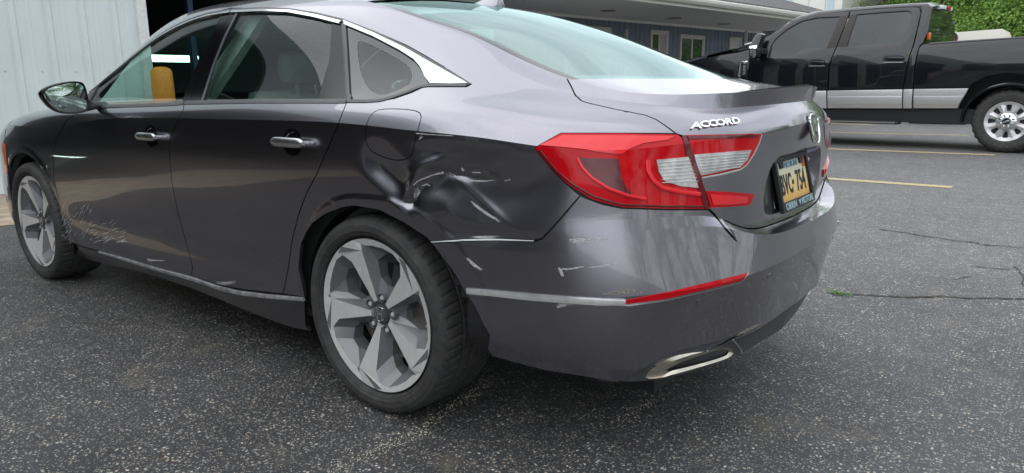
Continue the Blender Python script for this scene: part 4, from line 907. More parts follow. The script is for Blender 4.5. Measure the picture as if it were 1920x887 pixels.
# ---- boot lid: deck, sides and rear face in one mesh, with the number-plate recess pushed in
lid = [('r',.566,10),(1070,160),(1078,177),(1090,189),(1102,193),(1150,204),(1210,216),(1230,224),(1248,236),(1268,251),(1284,256),(1296,285),(1302,310),(1318,352),(1330,392),(1341,403),(1360,428),(1382,452),('r',.98,4.0),('r',1.1,4.0),('r',X0+PI/2*KF,4.0),('r',X0+PI/2*KF,10),('r',1.3,10),('r',1.1,10),('r',.9,10),('r',.7,10)]
RO = [(0,.865),(-.15,.862),(-.232,.853),(-.27,.81),(-.285,.74),(-.262,.672),(-.2,.662),(0,.658)]    # recess outline (y, z)
RI = [(0,.848),(-.15,.845),(-.21,.838),(-.235,.80),(-.245,.745),(-.225,.695),(-.18,.688),(0,.684)]
def yz2uv(y, z):
    best = None
    c = SF.G; k = np.argmin((c[-150:, JR[4]:JR[7], 1] - y) ** 2 + (c[-150:, JR[4]:JR[7], 2] - z) ** 2); a, b = divmod(k, JR[7] - JR[4])
    u, v = NS - 150 + a, JR[4] + b; q = np.array([float(u), float(v)])
    for _ in range(6):
        P = SF.pos(*q); e = .3; Ju = (SF.pos(min(q[0]+e, NS-1), q[1]) - SF.pos(q[0]-e, q[1])) / (min(q[0]+e, NS-1) - q[0] + e); Jv = (SF.pos(q[0], q[1]+e) - SF.pos(q[0], q[1]-e)) / (2*e)
        J = np.array([[Ju[1], Jv[1]], [Ju[2], Jv[2]]]); q = q + np.linalg.solve(J + 1e-9 * np.eye(2), [y - P[1], z - P[2]]); q[0] = min(q[0], NS - 1); q[1] = min(max(q[1], JR[4]), JR[7])
    return tuple(q)
rou = [yz2uv(*p) for p in RO]; riu = [yz2uv(*p) for p in RI]
rou[0] = (NS-1, rou[0][1]); rou[-1] = (NS-1, rou[-1][1]); riu[0] = (NS-1, riu[0][1]); riu[-1] = (NS-1, riu[-1][1])
RID = chaikin(RI, 2, False)
rin_poly = chaikin(riu, 2, False) + [(NS + 1, riu[-1][1]), (NS + 1, riu[0][1])]
rout_poly = chaikin(rou, 2, False) + [(NS + 1, rou[-1][1]), (NS + 1, rou[0][1])]
RIT = RID + [(.02, RI[-1][1]), (.02, RI[0][1])]
RO_ = np.array(chaikin(RO, 2, False)); RI_ = np.array(chaikin(RI, 2, False))
LEV = [[tuple(q) for q in RI_ * (1 - t) + RO_ * t] + [(.02, (RI_ * (1 - t) + RO_ * t)[-1, 1]), (.02, (RI_ * (1 - t) + RO_ * t)[0, 1])] for t in np.linspace(0, 1, 6)]
def recess(P, uv):
    if P[0] < .9 or not (.6 < P[2] < .92): return 0
    for t, lv in zip(np.linspace(0, 1, 6), LEV):
        if inpoly((P[1] * .996, P[2]), lv): return -(.006 + .042 * min(max((P[2] - .684) / .165, 0), 1)) * (1 - t)
    return 0
def recess_old(P, uv):
    if P[0] < .9 or not (.6 < P[2] < .9): return 0
    if inpoly((P[1] * .985, P[2] + (.766 - P[2]) * .02), RIT): return -.030 - .16 * max(0, P[2] - .70) * 0 - .012 * (P[2] - .68) / .17
    return 0
dk = topgrid(.583, X0 + PI/2*KF - .001, 60, 24, w0=.19)
panel('trunk_lid', tr(lid), P_, sedan, stride=2, mirror=True, disp=recess, cons=[chaikin(rou, 2, False), chaikin(riu, 2, False)], also=[dk], step=.01)
# ---- roof, windscreen, rear window, bonnet
rs0, rs1 = -.33, .575
topobj('roof', P_, sedan, *topgrid(-1.60, rs0, 50, 20))
topobj('windscreen', M['glass'], sedan, *topgrid(-2.32, -1.6, 24, 16, -.003))
topobj('hood', P_, sedan, *topgrid(-3.59, -2.36, 30, 16))
rg = empty('rear_window'); rg.parent = sedan
topobj('glass', M['rear_glass'], rg, *topgrid(rs0 + .004, rs1, 60, 24, -.004, .02, w1=.19))
# black border of the rear window: bands just under the glass edge
fr_ = topgrid(rs0, rs1 + .01, 60, 5, -.007, .0, 0, .075, w1=.19); sb_ = topobj('side_border', M['frit'], rg, *fr_, mirror=False); mirror_copy(sb_, rg)
topobj('bottom_border', M['frit'], rg, *topgrid(rs1 - .055, rs1 + .012, 8, 20, -.0085, w0=.19, w1=.19))
topobj('top_border', M['frit'], rg, *topgrid(rs0 - .005, rs0 + .05, 6, 20, -.0085))
# ---- dark shell just inside the panels, so gaps and openings look dark; open at windows and wheels
def shell():
    V = []; F = []; keep = np.ones((NS, NV), bool)
    X, Z = G0[..., 0], G0[..., 2]
    keep &= ~((np.hypot(X, Z - .335) < .42) & (Z < .74) & (X < .6)); keep &= ~((np.hypot(X + 2.83, Z - .335) < .42) & (Z < .74))
    dlo = tr([('r',-2.15,8.1),('r',-2.15,8.8),('r',-1.9,8.95),('r',-1.42,8.95),(432,24),(490,20),(540,22),(590,31),(640,43),(700,68),(774,114),(800,156),(735,181),(650,188),(345,191)]); Ui, Vi = np.meshgrid(np.arange(NS), np.arange(NV), indexing='ij'); keep &= ~inmask(Ui.astype(float), Vi.astype(float), dlo)
    nl, nu = vertnormals(G0); n = nl + nu; n /= np.linalg.norm(n, axis=2, keepdims=True); g = G1 - n * .014; rec = (G0[..., 0] > .9) & (Z > .6) & (Z < .92) & (np.abs(G0[..., 1]) < .34); g = np.where(rec[..., None], g - np.array([.05, 0, 0]), g)
    g[..., 1] = np.minimum(g[..., 1], 0)
    m = np.arange(0, NS, 3); m = np.r_[m, NS - 1]; mv = np.array(sorted(set(range(0, NV, 3)) | set(JR)))
    V = g[np.ix_(m, mv)].reshape(-1, 3); k = len(mv)
    for i in range(len(m) - 1):
        for j in range(k - 1):
            if keep[m[i], mv[j]] and keep[m[i+1], mv[j+1]] and keep[m[i], mv[j+1]] and keep[m[i+1], mv[j]]: F.append([i*k+j, (i+1)*k+j, (i+1)*k+j+1, i*k+j+1])
    n0 = len(V); F += [[a + n0 for a in f] for f in F]; V = np.concatenate([V, V * [1, -1, 1]])
    return mk('body_shell', V, F, M['black'], sedan)
shell()
b = MB(); b.box((-2.35, -.72, .17), (-.48, .72, .21)); b.box((-3.35, -.60, .20), (-2.35, .60, .24)); b.box((-.48, -.60, .19), (.86, .60, .30))
b.box((.55, -.45, .28), (.84, .45, .42)); b.build('underbody', M['black'], sedan)
# ---- wheel-arch liners
for cx in (0, -2.83):
    for sg in (-1, 1):
        V = []; F = []; n = 28
        for i in range(n + 1):
            a = PI * ((.0 if cx == 0 else -.12) + (1.12 if cx == 0 else 1.24) * i / n)
            ex_ = .135 * max(0, math.cos(a)) ** 1.4 if cx == 0 else .02
            for (r, y) in ((.385, .875), (.38, .84), (.378, .60), (.25, .55)): V.append((cx + .01 + (r + ex_) * math.cos(a), sg * y, .335 + (r + ex_ * .6) * math.sin(a) * .95))
        for i in range(n):
            for k in range(3): F.append((i*4+k, (i+1)*4+k, (i+1)*4+k+1, i*4+k+1))
        V = [(x, (sg * .85 if (abs(y) > .9 and z < .5) else y), z) for x, y, z in V]
        mk('wheel_arch_liner', V, F, M['liner'], sedan, True)
# ---- windows and trim on the side
DLO_T = [(196,178),(215,140),(240,110),(270,81),(300,60),(345,38),(390,26),(432,21),(490,19),(540,21),(590,29),(640,41),(700,64),(760,92),(800,114)]
fg = [(182,203),(196,178),(211,150),(227,128),(250,104),(275,82),(322,54),(369,37),(417,26),(440,25),(405,100),(378,190),(300,195)]
panel('front_window', tr([('r',-2.13,8.03),('r',-2.13,8.80),('r',-1.95,8.93),('r',-1.75,8.94),('r',-1.55,8.94),('r',-1.35,8.94),(412,27),(384,90),(358,140),(338,193),(260,197)]), M['glass'], sedan, sf=S0, off=-.008, gap=0, rim=0)
panel('rear_door_window', tr([(378,190),(400,120),(420,70),(443,26),(480,22),(526,23),(575,30),(621,41),(616,110),(593,189),(480,190)]), M['glass'], sedan, sf=S0, off=-.008, gap=0, rim=0)
qg_o = [(643,42),(700,66),(740,88),(774,112),(785,124),(795,141),(804,158),(788,160),(760,173),(735,183),(712,189),(651,191)]
qg_i = chaikin([(668,78),(677,75),(700,85),(737,104),(766,122),(773,140),(768,155),(750,165),(715,178),(695,170),(680,150),(671,115)], 1)
qp = tr(qg_o); qi = tr(qg_i)
panel('quarter_window_border', qp, M['frit'], sedan, holes=[qi], sf=S0, off=-.005, gap=0, rim=0, stride=1)
panel('quarter_window', qi, M['glass'], sedan, sf=S0, off=-.006, gap=0, rim=0, stride=1)
panel('door_pillar_applique', tr([(338,193),(358,140),(384,90),(412,27),(430,22),(400,85),(372,140),(354,192)]), M['gloss'], sedan, sf=S0, off=-.004, gap=.001, rim=.006)
panel('door_pillar_applique', tr([(354,192),(372,140),(400,85),(430,22),(443,25),(420,70),(400,120),(378,191)]), M['gloss'], sedan, sf=S0, off=-.004, gap=.001, rim=.006)
panel('rear_pillar_applique', tr([(593,190),(616,110),(621,40),(641,46),(645,110),(651,189)]), M['gloss'], sedan, sf=S0, off=-.004, gap=.001, rim=.006)
panel('sail_panel', tr([('r',-2.24,8.05),('r',-2.24,8.8),('r',-2.12,8.85),('r',-2.12,8.03)]), M['satin'], sedan, sf=S0, off=-.003, gap=0, rim=.006)
ribbon('window_seal', [(378,190),(400,122),(420,72),(443,26)], .012, M['satin'], sedan, sf=S0, off=.001, smooth=0)
ribbon('window_seal', [(652,191),(648,110),(644,43)], .018, M['satin'], sedan, sf=S0, off=.001, smooth=0)
ribbon('belt_moulding', [('r',-2.2,8.0),('r',-1.5,8.0),('r',-1.2,8.0),(345,193)], .020, M['satin'], sedan, sf=S0, off=.002)
ribbon('belt_moulding', [(347,193),(480,190),(650,190)], .020, M['satin'], sedan, sf=S0, off=.002)
ribbon('belt_moulding', [(653,190),(690,190),(715,188),(740,181),(765,172),(790,162),(806,160),(875,160)], .014, M['satin'], sedan, sf=S0, off=.002)
up = [('r',-2.28,9),('r',-2.1,9.02),('r',-1.9,9.03),('r',-1.7,9.03),('r',-1.5,9.03),('r',-1.42,9.03),(390,24),(432,18),(490,15),(540,17),(590,25),(640,37),(700,60),(760,88),(800,110),(880,158)]
ribbon('roof_seal', up, .012, M['satin'], sedan, sf=S0, off=.0, smooth=2)
up2 = [('r',-2.2,8.86),('r',-2.0,8.95),('r',-1.8,8.96),('r',-1.6,8.96),('r',-1.42,8.96),(391,29),(432,22)]
ribbon('window_chrome', up2, .011, M['chrome'], sedan, sf=S0, off=.003, smooth=2)
ribbon('window_chrome', [(434,22),(490,19.5),(540,21),(590,30),(638,42)], .013, M['chrome'], sedan, sf=S0, off=.003, smooth=1)
panel('window_chrome', tr([(644,38),(700,61),(760,90),(800,113),(878,157),(845,158),(806,157),(797,145),(788,126),(776,112),(750,95),(700,69),(645,46)]), M['satin_chrome'], sedan, sf=S0, off=.003, gap=.0005, rim=.006, stride=1)
# ---- right side of the car: mirrored plain panels
for o in list(sedan.children):
    b_ = o.name.split('.')[0]
    if o.type == 'MESH' and b_ in ('fuel_door','front_door','rear_door','front_fender','side_skirt','front_bumper','side_marker','front_window','rear_door_window','quarter_window_border','quarter_window','door_pillar_applique','rear_pillar_applique','skirt_trim','window_chrome','roof_seal','belt_moulding','window_seal','rear_reflector','reflector_trim','bumper_trim','parking_sensor','sail_panel'):
        if b_ != 'fuel_door': mirror_copy(o, sedan)
tmp = panel('quarter_panel', uq, P_, sedan, sf=S0, stride=3); mirror_copy(tmp, sedan); me_ = tmp.data; bpy.data.objects.remove(tmp)

# ---- wheels
def wheel(name, x, side, rot=0):
    """one road wheel: tyre, alloy face, brake disc; built facing -y, turned for the other side"""
    wh = empty('wheel', (x, side * .905, .335), 0 if side < 0 else PI); wh.parent = sedan; return wh
def build_wheel(wh):
    # tyre with tread: shoulder blocks cut by cross grooves, three ring grooves
    N = 300; prof = [(.262,.012),(.268,-.002),(.285,-.012),(.305,-.012),(.320,-.006),(.3262,.002),(.3312,.014),(.3335,.030),(.3342,.050),(.3345,.055),(.3285,.057),(.3285,.064),(.3346,.066),(.3350,.09),(.3350,.094),(.3285,.096),(.3285,.104),(.3350,.106),(.3350,.130),(.3285,.132),(.3285,.140),(.3346,.142),(.3335,.180),(.3285,.205),(.315,.222),(.285,.228),(.262,.214)]; prof = [(r, y * 1.13) for r, y in prof]
    V = []; F = []; m_ = len(prof)
    for i in range(N):
        a = 2 * PI * i / N; cut_ = (i % 5 == 0)
        for k, (r, y) in enumerate(prof):
            rr = r - (.004 if cut_ and (6 <= k <= 9 or 22 <= k <= 23) else (.0022 if (i % 3 == 0 and 12 <= k <= 21 and r > .333) else 0)); sk = (y - .1) * .5
            V.append((rr * math.cos(a + sk), y, rr * math.sin(a + sk)))
    for i in range(N):
        j = (i + 1) % N; F += [(i*m_+k, i*m_+k+1, j*m_+k+1, j*m_+k) for k in range(m_ - 1)]
    ty = mk('tyre', V, F, M['rubber'], wh, True, 22); bm = bmesh.new(); bm.from_mesh(ty.data); bmesh.ops.recalc_face_normals(bm, faces=bm.faces); bm.to_mesh(ty.data); bm.free()
    # raised rings and lettering on the sidewall
    b = MB(); b.lathe([(.2735,-.0068),(.2745,-.0088),(.2755,-.0092),(.2765,-.009)], 96); b.build('sidewall_ring', M['rubber'], ty, smooth=True)
    for s_, a0 in (('ALL SEASON', 62), ('TOURING', 200)):
        for k, ch in enumerate(s_):
            if ch == ' ': continue
            a = R(a0 - k * 5.2); Mt = Matrix.Rotation(a - PI/2, 4, 'Y').inverted(); Mt = Matrix.Translation((.296 * math.cos(a), -.0125, .296 * math.sin(a))) @ Matrix.Rotation(-(a - PI/2), 4, 'Y') @ Matrix.Rotation(PI/2, 4, 'X')
            text_mesh('sidewall_letter', ch, .026, .0012, M['rubber'], Mt, ty)
    # alloy face: one fifth drawn as a net of points (radius, angle, depth), repeated
    def P(r, th, d): return (r, th, d)
    sec = dict(h0=P(.036,-36,.040), h1=P(.036,-12,.040), h2=P(.036,12,.040),
        a1=P(.046,-13,.030), a2=P(.046,9,.030), tip=P(.218,-15,.004), o1=P(.2525,14.5,.002), o2=P(.236,11.5,.006), rd=P(.197,5.5,.010),
        w1=P(.098,23,.058), w2=P(.150,16,.060), w3=P(.190,19,.058), w4=P(.213,28,.050), w5=P(.207,38,.046), w6=P(.178,50,.044), w7=P(.120,51,.052), w8=P(.096,40,.058),
        f1=P(.243,21,.006), f2=P(.239,32,.007), f3=P(.236,44,.007), f4=P(.234,54,.008), f5=P(.2415,57.5,.007), g1=P(.226,52,.022),
        l1=P(.068,30,.050), lb=P(.04,36,.045), t2=P(.2515,57,.003))
    names = list(sec); pts = []; dep = []; idx = {}; edges = []
    for s in range(5):
        for nme in names:
            r, th, d = sec[nme]; a = R(th + 45 + 72 * s); idx[(s, nme)] = len(pts); pts.append((r * math.cos(a), r * math.sin(a))); dep.append(d)
    NR = 80; r0 = len(pts)
    for i in range(NR): a = 2 * PI * (i + .5) / NR; pts.append((.2575 * math.cos(a), .2575 * math.sin(a))); dep.append(.0015)
    edges += [(r0 + i, r0 + (i + 1) % NR) for i in range(NR)]
    def E_(s, *c):
        for p, q in zip(c[:-1], c[1:]):
            sp, pn = (s, p) if isinstance(p, str) else ((s + p[1]) % 5, p[0]); sq, qn = (s, q) if isinstance(q, str) else ((s + q[1]) % 5, q[0]); edges.append((idx[(sp, pn)], idx[(sq, qn)]))
    for s in range(5):
        E_(s, 'h1', 'h2', ('h0', 1), ('h1', 1)); E_(s, 'a1', 'tip', 'o1', 'o2', 'rd', 'a2', 'a1'); E_(s, 'w1', 'w2', 'w3', 'w4', 'w5', 'w6', 'w7', 'w8', 'w1')
        E_(s, 'o2', 'f1', 'f2', 'f3', 'f4', ('tip', 1)); E_(s, 'a2', 'w1'); E_(s, 'rd', 'w3'); E_(s, ('a1', 1), 'w7'); E_(s, ('tip', 1), 'w6'); E_(s, 'f5', 't2')
    r = delaunay_2d_cdt([Vector(p) for p in pts], edges, [], 0, 1e-5); vv = [(p.x, p.y) for p in r[0]]; orig = r[3]
    D = [dep[o[0]] if o else .02 for o in orig]
    holes = [[pts[idx[(s, k)]] for k in ('w1','w2','w3','w4','w5','w6','w7','w8')] for s in range(5)]
    blades = [[pts[idx[(s, k)]] for k in ('a1','tip','o1','o2','rd','a2')] for s in range(5)]
    hubp = [pts[idx[(s, k)]] for s in range(5) for k in ('h0','h1','h2')]
    FV = {'face': [], 'grey': []}
    for f in r[2]:
        c = np.mean([vv[i] for i in f], axis=0)
        if any(inpoly(c, h) for h in holes) or math.hypot(*c) < .0: continue
        rr = math.hypot(*c); key = 'face' if (rr > .238) else 'grey'
        if any(inpoly(c, h) for h in blades): key = 'blade'
        FV.setdefault(key, []).append([i for i in f][::-1])
    base = [(x, D[i], z) for i, (x, z) in enumerate(vv)]
    def sub(name, fl, mat, extra=None, bev=0):
        us = sorted({i for f in fl for i in f}); rm = {k: i for i, k in enumerate(us)}; V = [base[k] for k in us]; F = [[rm[i] for i in f] for f in fl]
        if extra:
            for Vx, Fx in extra: n0 = len(V); V += Vx; F += [[i + n0 for i in f] for f in Fx]
        o = mk(name, V, F, mat, wh, True, 14); bm = bmesh.new(); bm.from_mesh(o.data); bmesh.ops.recalc_face_normals(bm, faces=bm.faces)
        if sum(f.normal.y * f.calc_area() for f in bm.faces) > 0: bmesh.ops.reverse_faces(bm, faces=bm.faces)
        bm.to_mesh(o.data); bm.free(); return o
    # window walls go back into the wheel
    ex = []
    for h in holes:
        n = len(h); V = []; 
        for x, z in h: V.append((x, D[min(range(len(vv)), key=lambda i: (vv[i][0]-x)**2 + (vv[i][1]-z)**2)], z))
        V += [(x * (1.0), .095, z * (1.0)) for x, z in h]; ex.append((V, [(i, (i+1) % n, n + (i+1) % n, n + i) for i in range(n)]))
    sub('rim', FV['grey'], M['rim_grey'], ex)
    sub('rim_edge', FV['face'], M['rim_face'])
    bl = FV['blade']                                              # the five blades, each its own mesh, sides dropped down
    for s in range(5):
        fl = [f for f in bl if inpoly(np.mean([vv[i] for i in f], axis=0), blades[s])]
        n = 6; V = [(x, dep[idx[(s, k)]], z) for (x, z), k in zip(blades[s], ('a1','tip','o1','o2','rd','a2'))]; V2 = [(x, y + .02, z) for x, y, z in V]
        sub('spoke', fl, M['rim_face'], [(V + V2, [(i, (i+1) % n, n + (i+1) % n, n + i) for i in range(n)])])
    b = MB(); b.lathe([(.2575,.0015),(.2595,.004),(.2600,.012),(.262,.018)], 96); b.lathe([(.2575,.0016),(.250,.02),(.236,.05),(.232,.12),(.25,.20)], 72); b.build('rim_barrel', M['rim_dark'], wh, smooth=True)
    b = MB(); b.lathe([(.0,.10),(.085,.10),(.09,.085),(.165,.085),(.165,.105),(.0,.105)], 60); b.build('brake_disc', M['disc'], wh, smooth=True, angle=30)
    b = MB()
    for k in range(8):
        a = R(20 + k * 7); a2 = R(20 + (k + 1) * 7)
        b.add([(r_ * math.cos(q_), y_, r_ * math.sin(q_)) for q_ in (a, a2) for r_, y_ in ((.10,.062),(.18,.062),(.185,.13),(.10,.13))], [(0,1,5,4),(1,2,6,5),(2,3,7,6),(3,0,4,7)])
    b.build('brake_caliper', M['rim_dark'], wh)
    b = MB(); b.lathe([(.0,.0305),(.030,.0305),(.0335,.032),(.0345,.036),(.036,.05)], 40); b.build('centre_cap', M['satin'], wh, smooth=True)
    # emblem: rounded square frame with an H
    e = MB(); fr = [(-.0155,.019),(.0155,.019),(.018,.010),(.0125,-.020),(-.0125,-.020),(-.018,.010)]
    e.tube([(x * 1.25, .028, z * 1.25) for x, z in chaikin(fr, 2)], .0019, 6, True)
    for sg in (-1, 1): e.prism([(sg*.0128,.0165),(sg*.0082,.0165),(sg*.0065,.002),(sg*.0052,-.0175),(sg*.0095,-.0175),(sg*.0105,.0)], .0265, .0305, lambda a, c, d: (a * 1.25, d, c * 1.25))
    e.prism([(-.0075,.003),(.0075,.003),(.0060,-.0025),(-.0060,-.0025)], .0265, .0305, lambda a, c, d: (a * 1.25, d, c * 1.25))
    e.build('emblem', M['badge'], wh, smooth=True)
    for k in range(5):
        a = R(45 + 36 + 72 * k); cx, cz = .0572 * math.cos(a), .0572 * math.sin(a)
        b = MB(); b.cyl((cx, .028, cz), (cx, .060, cz), .0145, .0145, 20, False); b.build('lug_pocket', M['rim_grey'], wh, smooth=True)
        b = MB(); b.cyl((cx, .034, cz), (cx, .060, cz), .0085, .0095, 6); b.cyl((cx, .030, cz), (cx, .034, cz), .0065, .0085, 12); b.build('lug_nut', M['rim_face'], wh)
    b = MB(); a = R(-2); b.cyl((.222 * math.cos(a), .055, .222 * math.sin(a)), (.195 * math.cos(a), .045, .195 * math.sin(a)), .0045, n=10); b.build('valve', M['satin_chrome'], wh, smooth=True)
W0_ = wheel('wheel', 0, -1); build_wheel(W0_)
def copyw(src, x, side, rx=0):
    c = src.copy(); col.objects.link(c); c.parent = sedan; c.location = (x, side * .905, .335)
    for ch in src.children:
        d = ch.copy(); col.objects.link(d); d.parent = c
        for g_ in ch.children: h = g_.copy(); col.objects.link(h); h.parent = d
    c.rotation_euler = (0, rx, 0) if side < 0 else (0, 0, PI); return c
copyw(W0_, -2.83, -1, R(0)); copyw(W0_, 0, 1); copyw(W0_, -2.83, 1)

# ---- small parts of the sedan
def frame_at(u, sf=SF):
    P = sf.pos(*u); n = sf.nrm(*u); up_ = np.array([0, 0, 1.0]) - n * n[2]; up_ /= np.linalg.norm(up_); rt = np.cross(up_, n); return P, rt, up_, n
def mat4(P, x, y, z):
    return Matrix(((x[0], y[0], z[0], P[0]), (x[1], y[1], z[1], P[1]), (x[2], y[2], z[2], P[2]), (0, 0, 0, 1)))
# raised lettering on the lid, each letter seated on the surface
for ch, px, py in zip('ACCORD', (1302, 1318, 1333, 1348, 1363, 1377), (237.5, 235, 233.2, 231.8, 230.3, 228.6)):
    u = S0.hit(px, py); P, rt, up_, n = frame_at(u, S0)
    text_mesh('badge_letter', ch, .036, .0016, M['badge'], mat4(P + n * .003, rt * (1.25 if ch != 'A' else 1.35), up_ * .86, n), sedan, shear=.28, offset=.0010)
def emblem_h(parent, P, rt, up_, n, s):
    e = MB(); f3 = lambda a, c, d: tuple(P + rt * a * s + up_ * c * s + n * d * s)
    fr = [(-.40,.50),(.40,.50),(.46,.28),(.30,-.50),(-.30,-.50),(-.46,.28)]
    e.tube([f3(x, z, .09) for x, z in chaikin(fr, 3)], .045 * s, 8, True)
    for sg in (-1, 1): e.prism([(sg*.34,.44),(sg*.17,.44),(sg*.15,.05),(sg*.10,-.43),(sg*.24,-.43),(sg*.29,.0)], .03, .11, f3)
    e.prism([(-.16,.07),(.16,.07),(.13,-.10),(-.13,-.10)], .03, .10, f3); e.build('emblem', M['badge'], parent, smooth=True)
    b = MB(); b.prism(chaikin([(x * .95, z * .95) for x, z in fr], 3), 0, .03, f3); b.build('emblem_base', M['satin'], parent)
uE = (NS - 1.02, JR[6] - 3); P, rt, up_, n = frame_at(uE, S0); P = np.array([P[0], 0, .921]); n = np.array([.96, 0, .22]); n /= np.linalg.norm(n); up_ = np.array([-.22, 0, .96]); up_ /= np.linalg.norm(up_); rt = np.array([0, 1, 0])
P = np.array([1.078, 0, .924]); emblem_h(sedan, P, rt, up_, n, .092)
# number plate and frame (in the recess, leaning back)
pc = np.array([1.031, 0, .757]); ph = .165; n = np.array([math.cos(R(14)), 0, math.sin(R(14))]); up_ = np.array([-math.sin(R(14)), 0, math.cos(R(14))]); rt = np.array([0, 1, 0.])
f3 = lambda a, c, d: tuple(pc + rt * a + up_ * c + n * d)
plate = empty('number_plate'); plate.parent = sedan
b = MB()
for (x0, x1, z0, z1) in ((-.162, -.146, -.086, .086), (.146, .162, -.086, .086), (-.146, .146, -.086, -.056), (-.146, .146, .070, .086)): b.prism([(x0, z0), (x1, z0), (x1, z1), (x0, z1)], -.004, .009, f3)
b.build('plate_frame', M['black'], plate, bevel=.0015)
def platemat():
    m, t, bs = nm('plate_print'); o = t.nodes.new('ShaderNodeTexCoord').outputs['UV']; s = node(t, 'ShaderNodeSeparateXYZ'); t.links.new(o, s.inputs[0])
    r = t.nodes.new('ShaderNodeValToRGB'); r.color_ramp.elements[0].position = 0; r.color_ramp.elements[0].color = (.50, .25, .07, 1); r.color_ramp.elements[1].position = 1; r.color_ramp.elements[1].color = (.62, .68, .70, 1)
    e = r.color_ramp.elements.new(.3); e.color = (.75, .48, .16, 1); e = r.color_ramp.elements.new(.62); e.color = (.78, .70, .42, 1); t.links.new(s.outputs[1], r.inputs['Fac'])
    n_ = node(t, 'ShaderNodeTexNoise', Scale=14, Detail=6); t.links.new(o, n_.inputs['Vector']); t.links.new(mixc(t, .5, r.outputs['Color'], ramp(t, n_.outputs['Fac'], .3, .75, .7, 1.1), 'MULTIPLY'), bs.inputs['Base Color']); bs.inputs['Roughness'].default_value = .4; return m
pm = mk('plate_sheet', [f3(-.152,-.076,0), f3(.152,-.076,0), f3(.152,.076,0), f3(-.152,.076,0)], [(0,1,2,3)], platemat(), plate)
uvl = pm.data.uv_layers.new(name='UVMap'); 
for lp, uv in zip(uvl.data, ((0,0),(1,0),(1,1),(0,1))): lp.uv = uv
M['ink'] = simple('plate_ink', (.015, .015, .03), .5); M['inkb'] = simple('blue_ink', (.12, .30, .42), .5)
def ptext(nm_, s, sz, cx, cz, mat, sx=1, d=.0012, off=0, sp=1.0): return text_mesh(nm_, s, sz, .0006, mat, mat4(np.array(f3(cx, cz, d)), rt * sx, up_, n), plate, offset=off, space=sp)
ptext('plate_number', 'BVC', .090, -.070, -.006, M['ink'], .62, off=.0018, sp=1.08); ptext('plate_number', '754', .094, .072, -.006, M['ink'], .62, off=.0018, sp=1.12)
ptext('plate_dot', '\u00b7', .09, -.006, -.006, M['ink'], 1, off=.003)
ptext('plate_state', 'MICHIGAN', .026, .0, .056, M['inkb'], 1.0)
b = MB(); b.prism([(.112,.036),(.142,.036),(.142,.068),(.112,.068)], .0008, .0016, f3); b.build('registration_sticker', M['amber'], plate)
for cx in (-.098, .098): b = MB(); b.prism([(cx-.014,.050),(cx+.014,.050),(cx+.018,.072),(cx-.018,.072)], .001, .006, f3); b.build('screw_cover', M['black'], plate)
M['frametext'] = simple('pale_blue_lettering', (.30, .42, .46), .5)
text_mesh('frame_lettering', 'ORRIN', .030, .0006, M['frametext'], mat4(np.array(f3(-.085, -.071, .0098)), rt * 1.15, up_, n), plate, offset=.0008); text_mesh('frame_lettering', 'MOTORS', .030, .0006, M['frametext'], mat4(np.array(f3(.08, -.071, .0098)), rt * 1.0, up_, n), plate, offset=.0008)
b = MB(); b.prism([(-.012,-.062),(.012,-.062),(0,-.081)], .009, .0102, f3); b.build('frame_logo', M['frametext'], plate)
# exhaust finisher
def surfpts(L_, off, sf=SF): o = []; [o.append(sf.pos(*S0.hit(*p)) + sf.nrm(*S0.hit(*p)) * off) for p in L_]; return o
ring = chaikin([(1195,709),(1240,676),(1290,660),(1352,648),(1372,651),(1377,663),(1360,674),(1300,692),(1235,711)], 2)
inr = chaikin([(1243,699),(1258,688),(1290,674),(1352,654),(1366,656),(1367,664),(1352,671),(1300,686)], 2)
def xpl(p, X): d = ray(*p); return _C + d * (X(p) - _C[0]) / d[0]
XF = lambda p: float(np.interp(p[0], [1190, 1240, 1300, 1380], [.86, .925, .965, 1.005]))
no = 40
def resamp(P, n, closed=True):
    P = np.array(P); Q_ = np.concatenate([P, P[:1]]); d = np.r_[0, np.cumsum(np.linalg.norm(np.diff(Q_, axis=0), axis=1))]; t = np.linspace(0, d[-1], n, endpoint=False); return np.stack([np.interp(t, d, Q_[:, k]) for k in range(Q_.shape[1])], 1)
A_ = resamp([xpl(p, XF) for p in ring], no); B_ = resamp([xpl(p, XF) for p in inr], no)
k0 = np.argmin(np.linalg.norm(B_ - A_[0], axis=1)); B_ = np.roll(B_, -k0, axis=0)
def exh_(sg):
    V = []; F = []
    for Pp in (A_ + [-.05, 0, 0], A_, A_ * .65 + B_ * .35 + [.006, 0, 0], B_, B_ + [-.012, 0, 0], B_ + [-.10, 0, .0]): V += [(p[0], p[1] * sg, p[2]) for p in Pp]
    for r in range(5):
        for i in range(no): F.append((r*no+i, r*no+(i+1) % no, (r+1)*no+(i+1) % no, (r+1)*no+i))
    o = mk('exhaust_finisher', V, F[:3*no], M['steel'], sedan, True, 40)
    mk('exhaust_tunnel', V, F[3*no:] + [tuple(5*no+i for i in range(no))], M['black'], sedan)
    for q_ in (o,): bm = bmesh.new(); bm.from_mesh(q_.data); bmesh.ops.recalc_face_normals(bm, faces=bm.faces); bm.to_mesh(q_.data); bm.free()
exh_(1); exh_(-1)
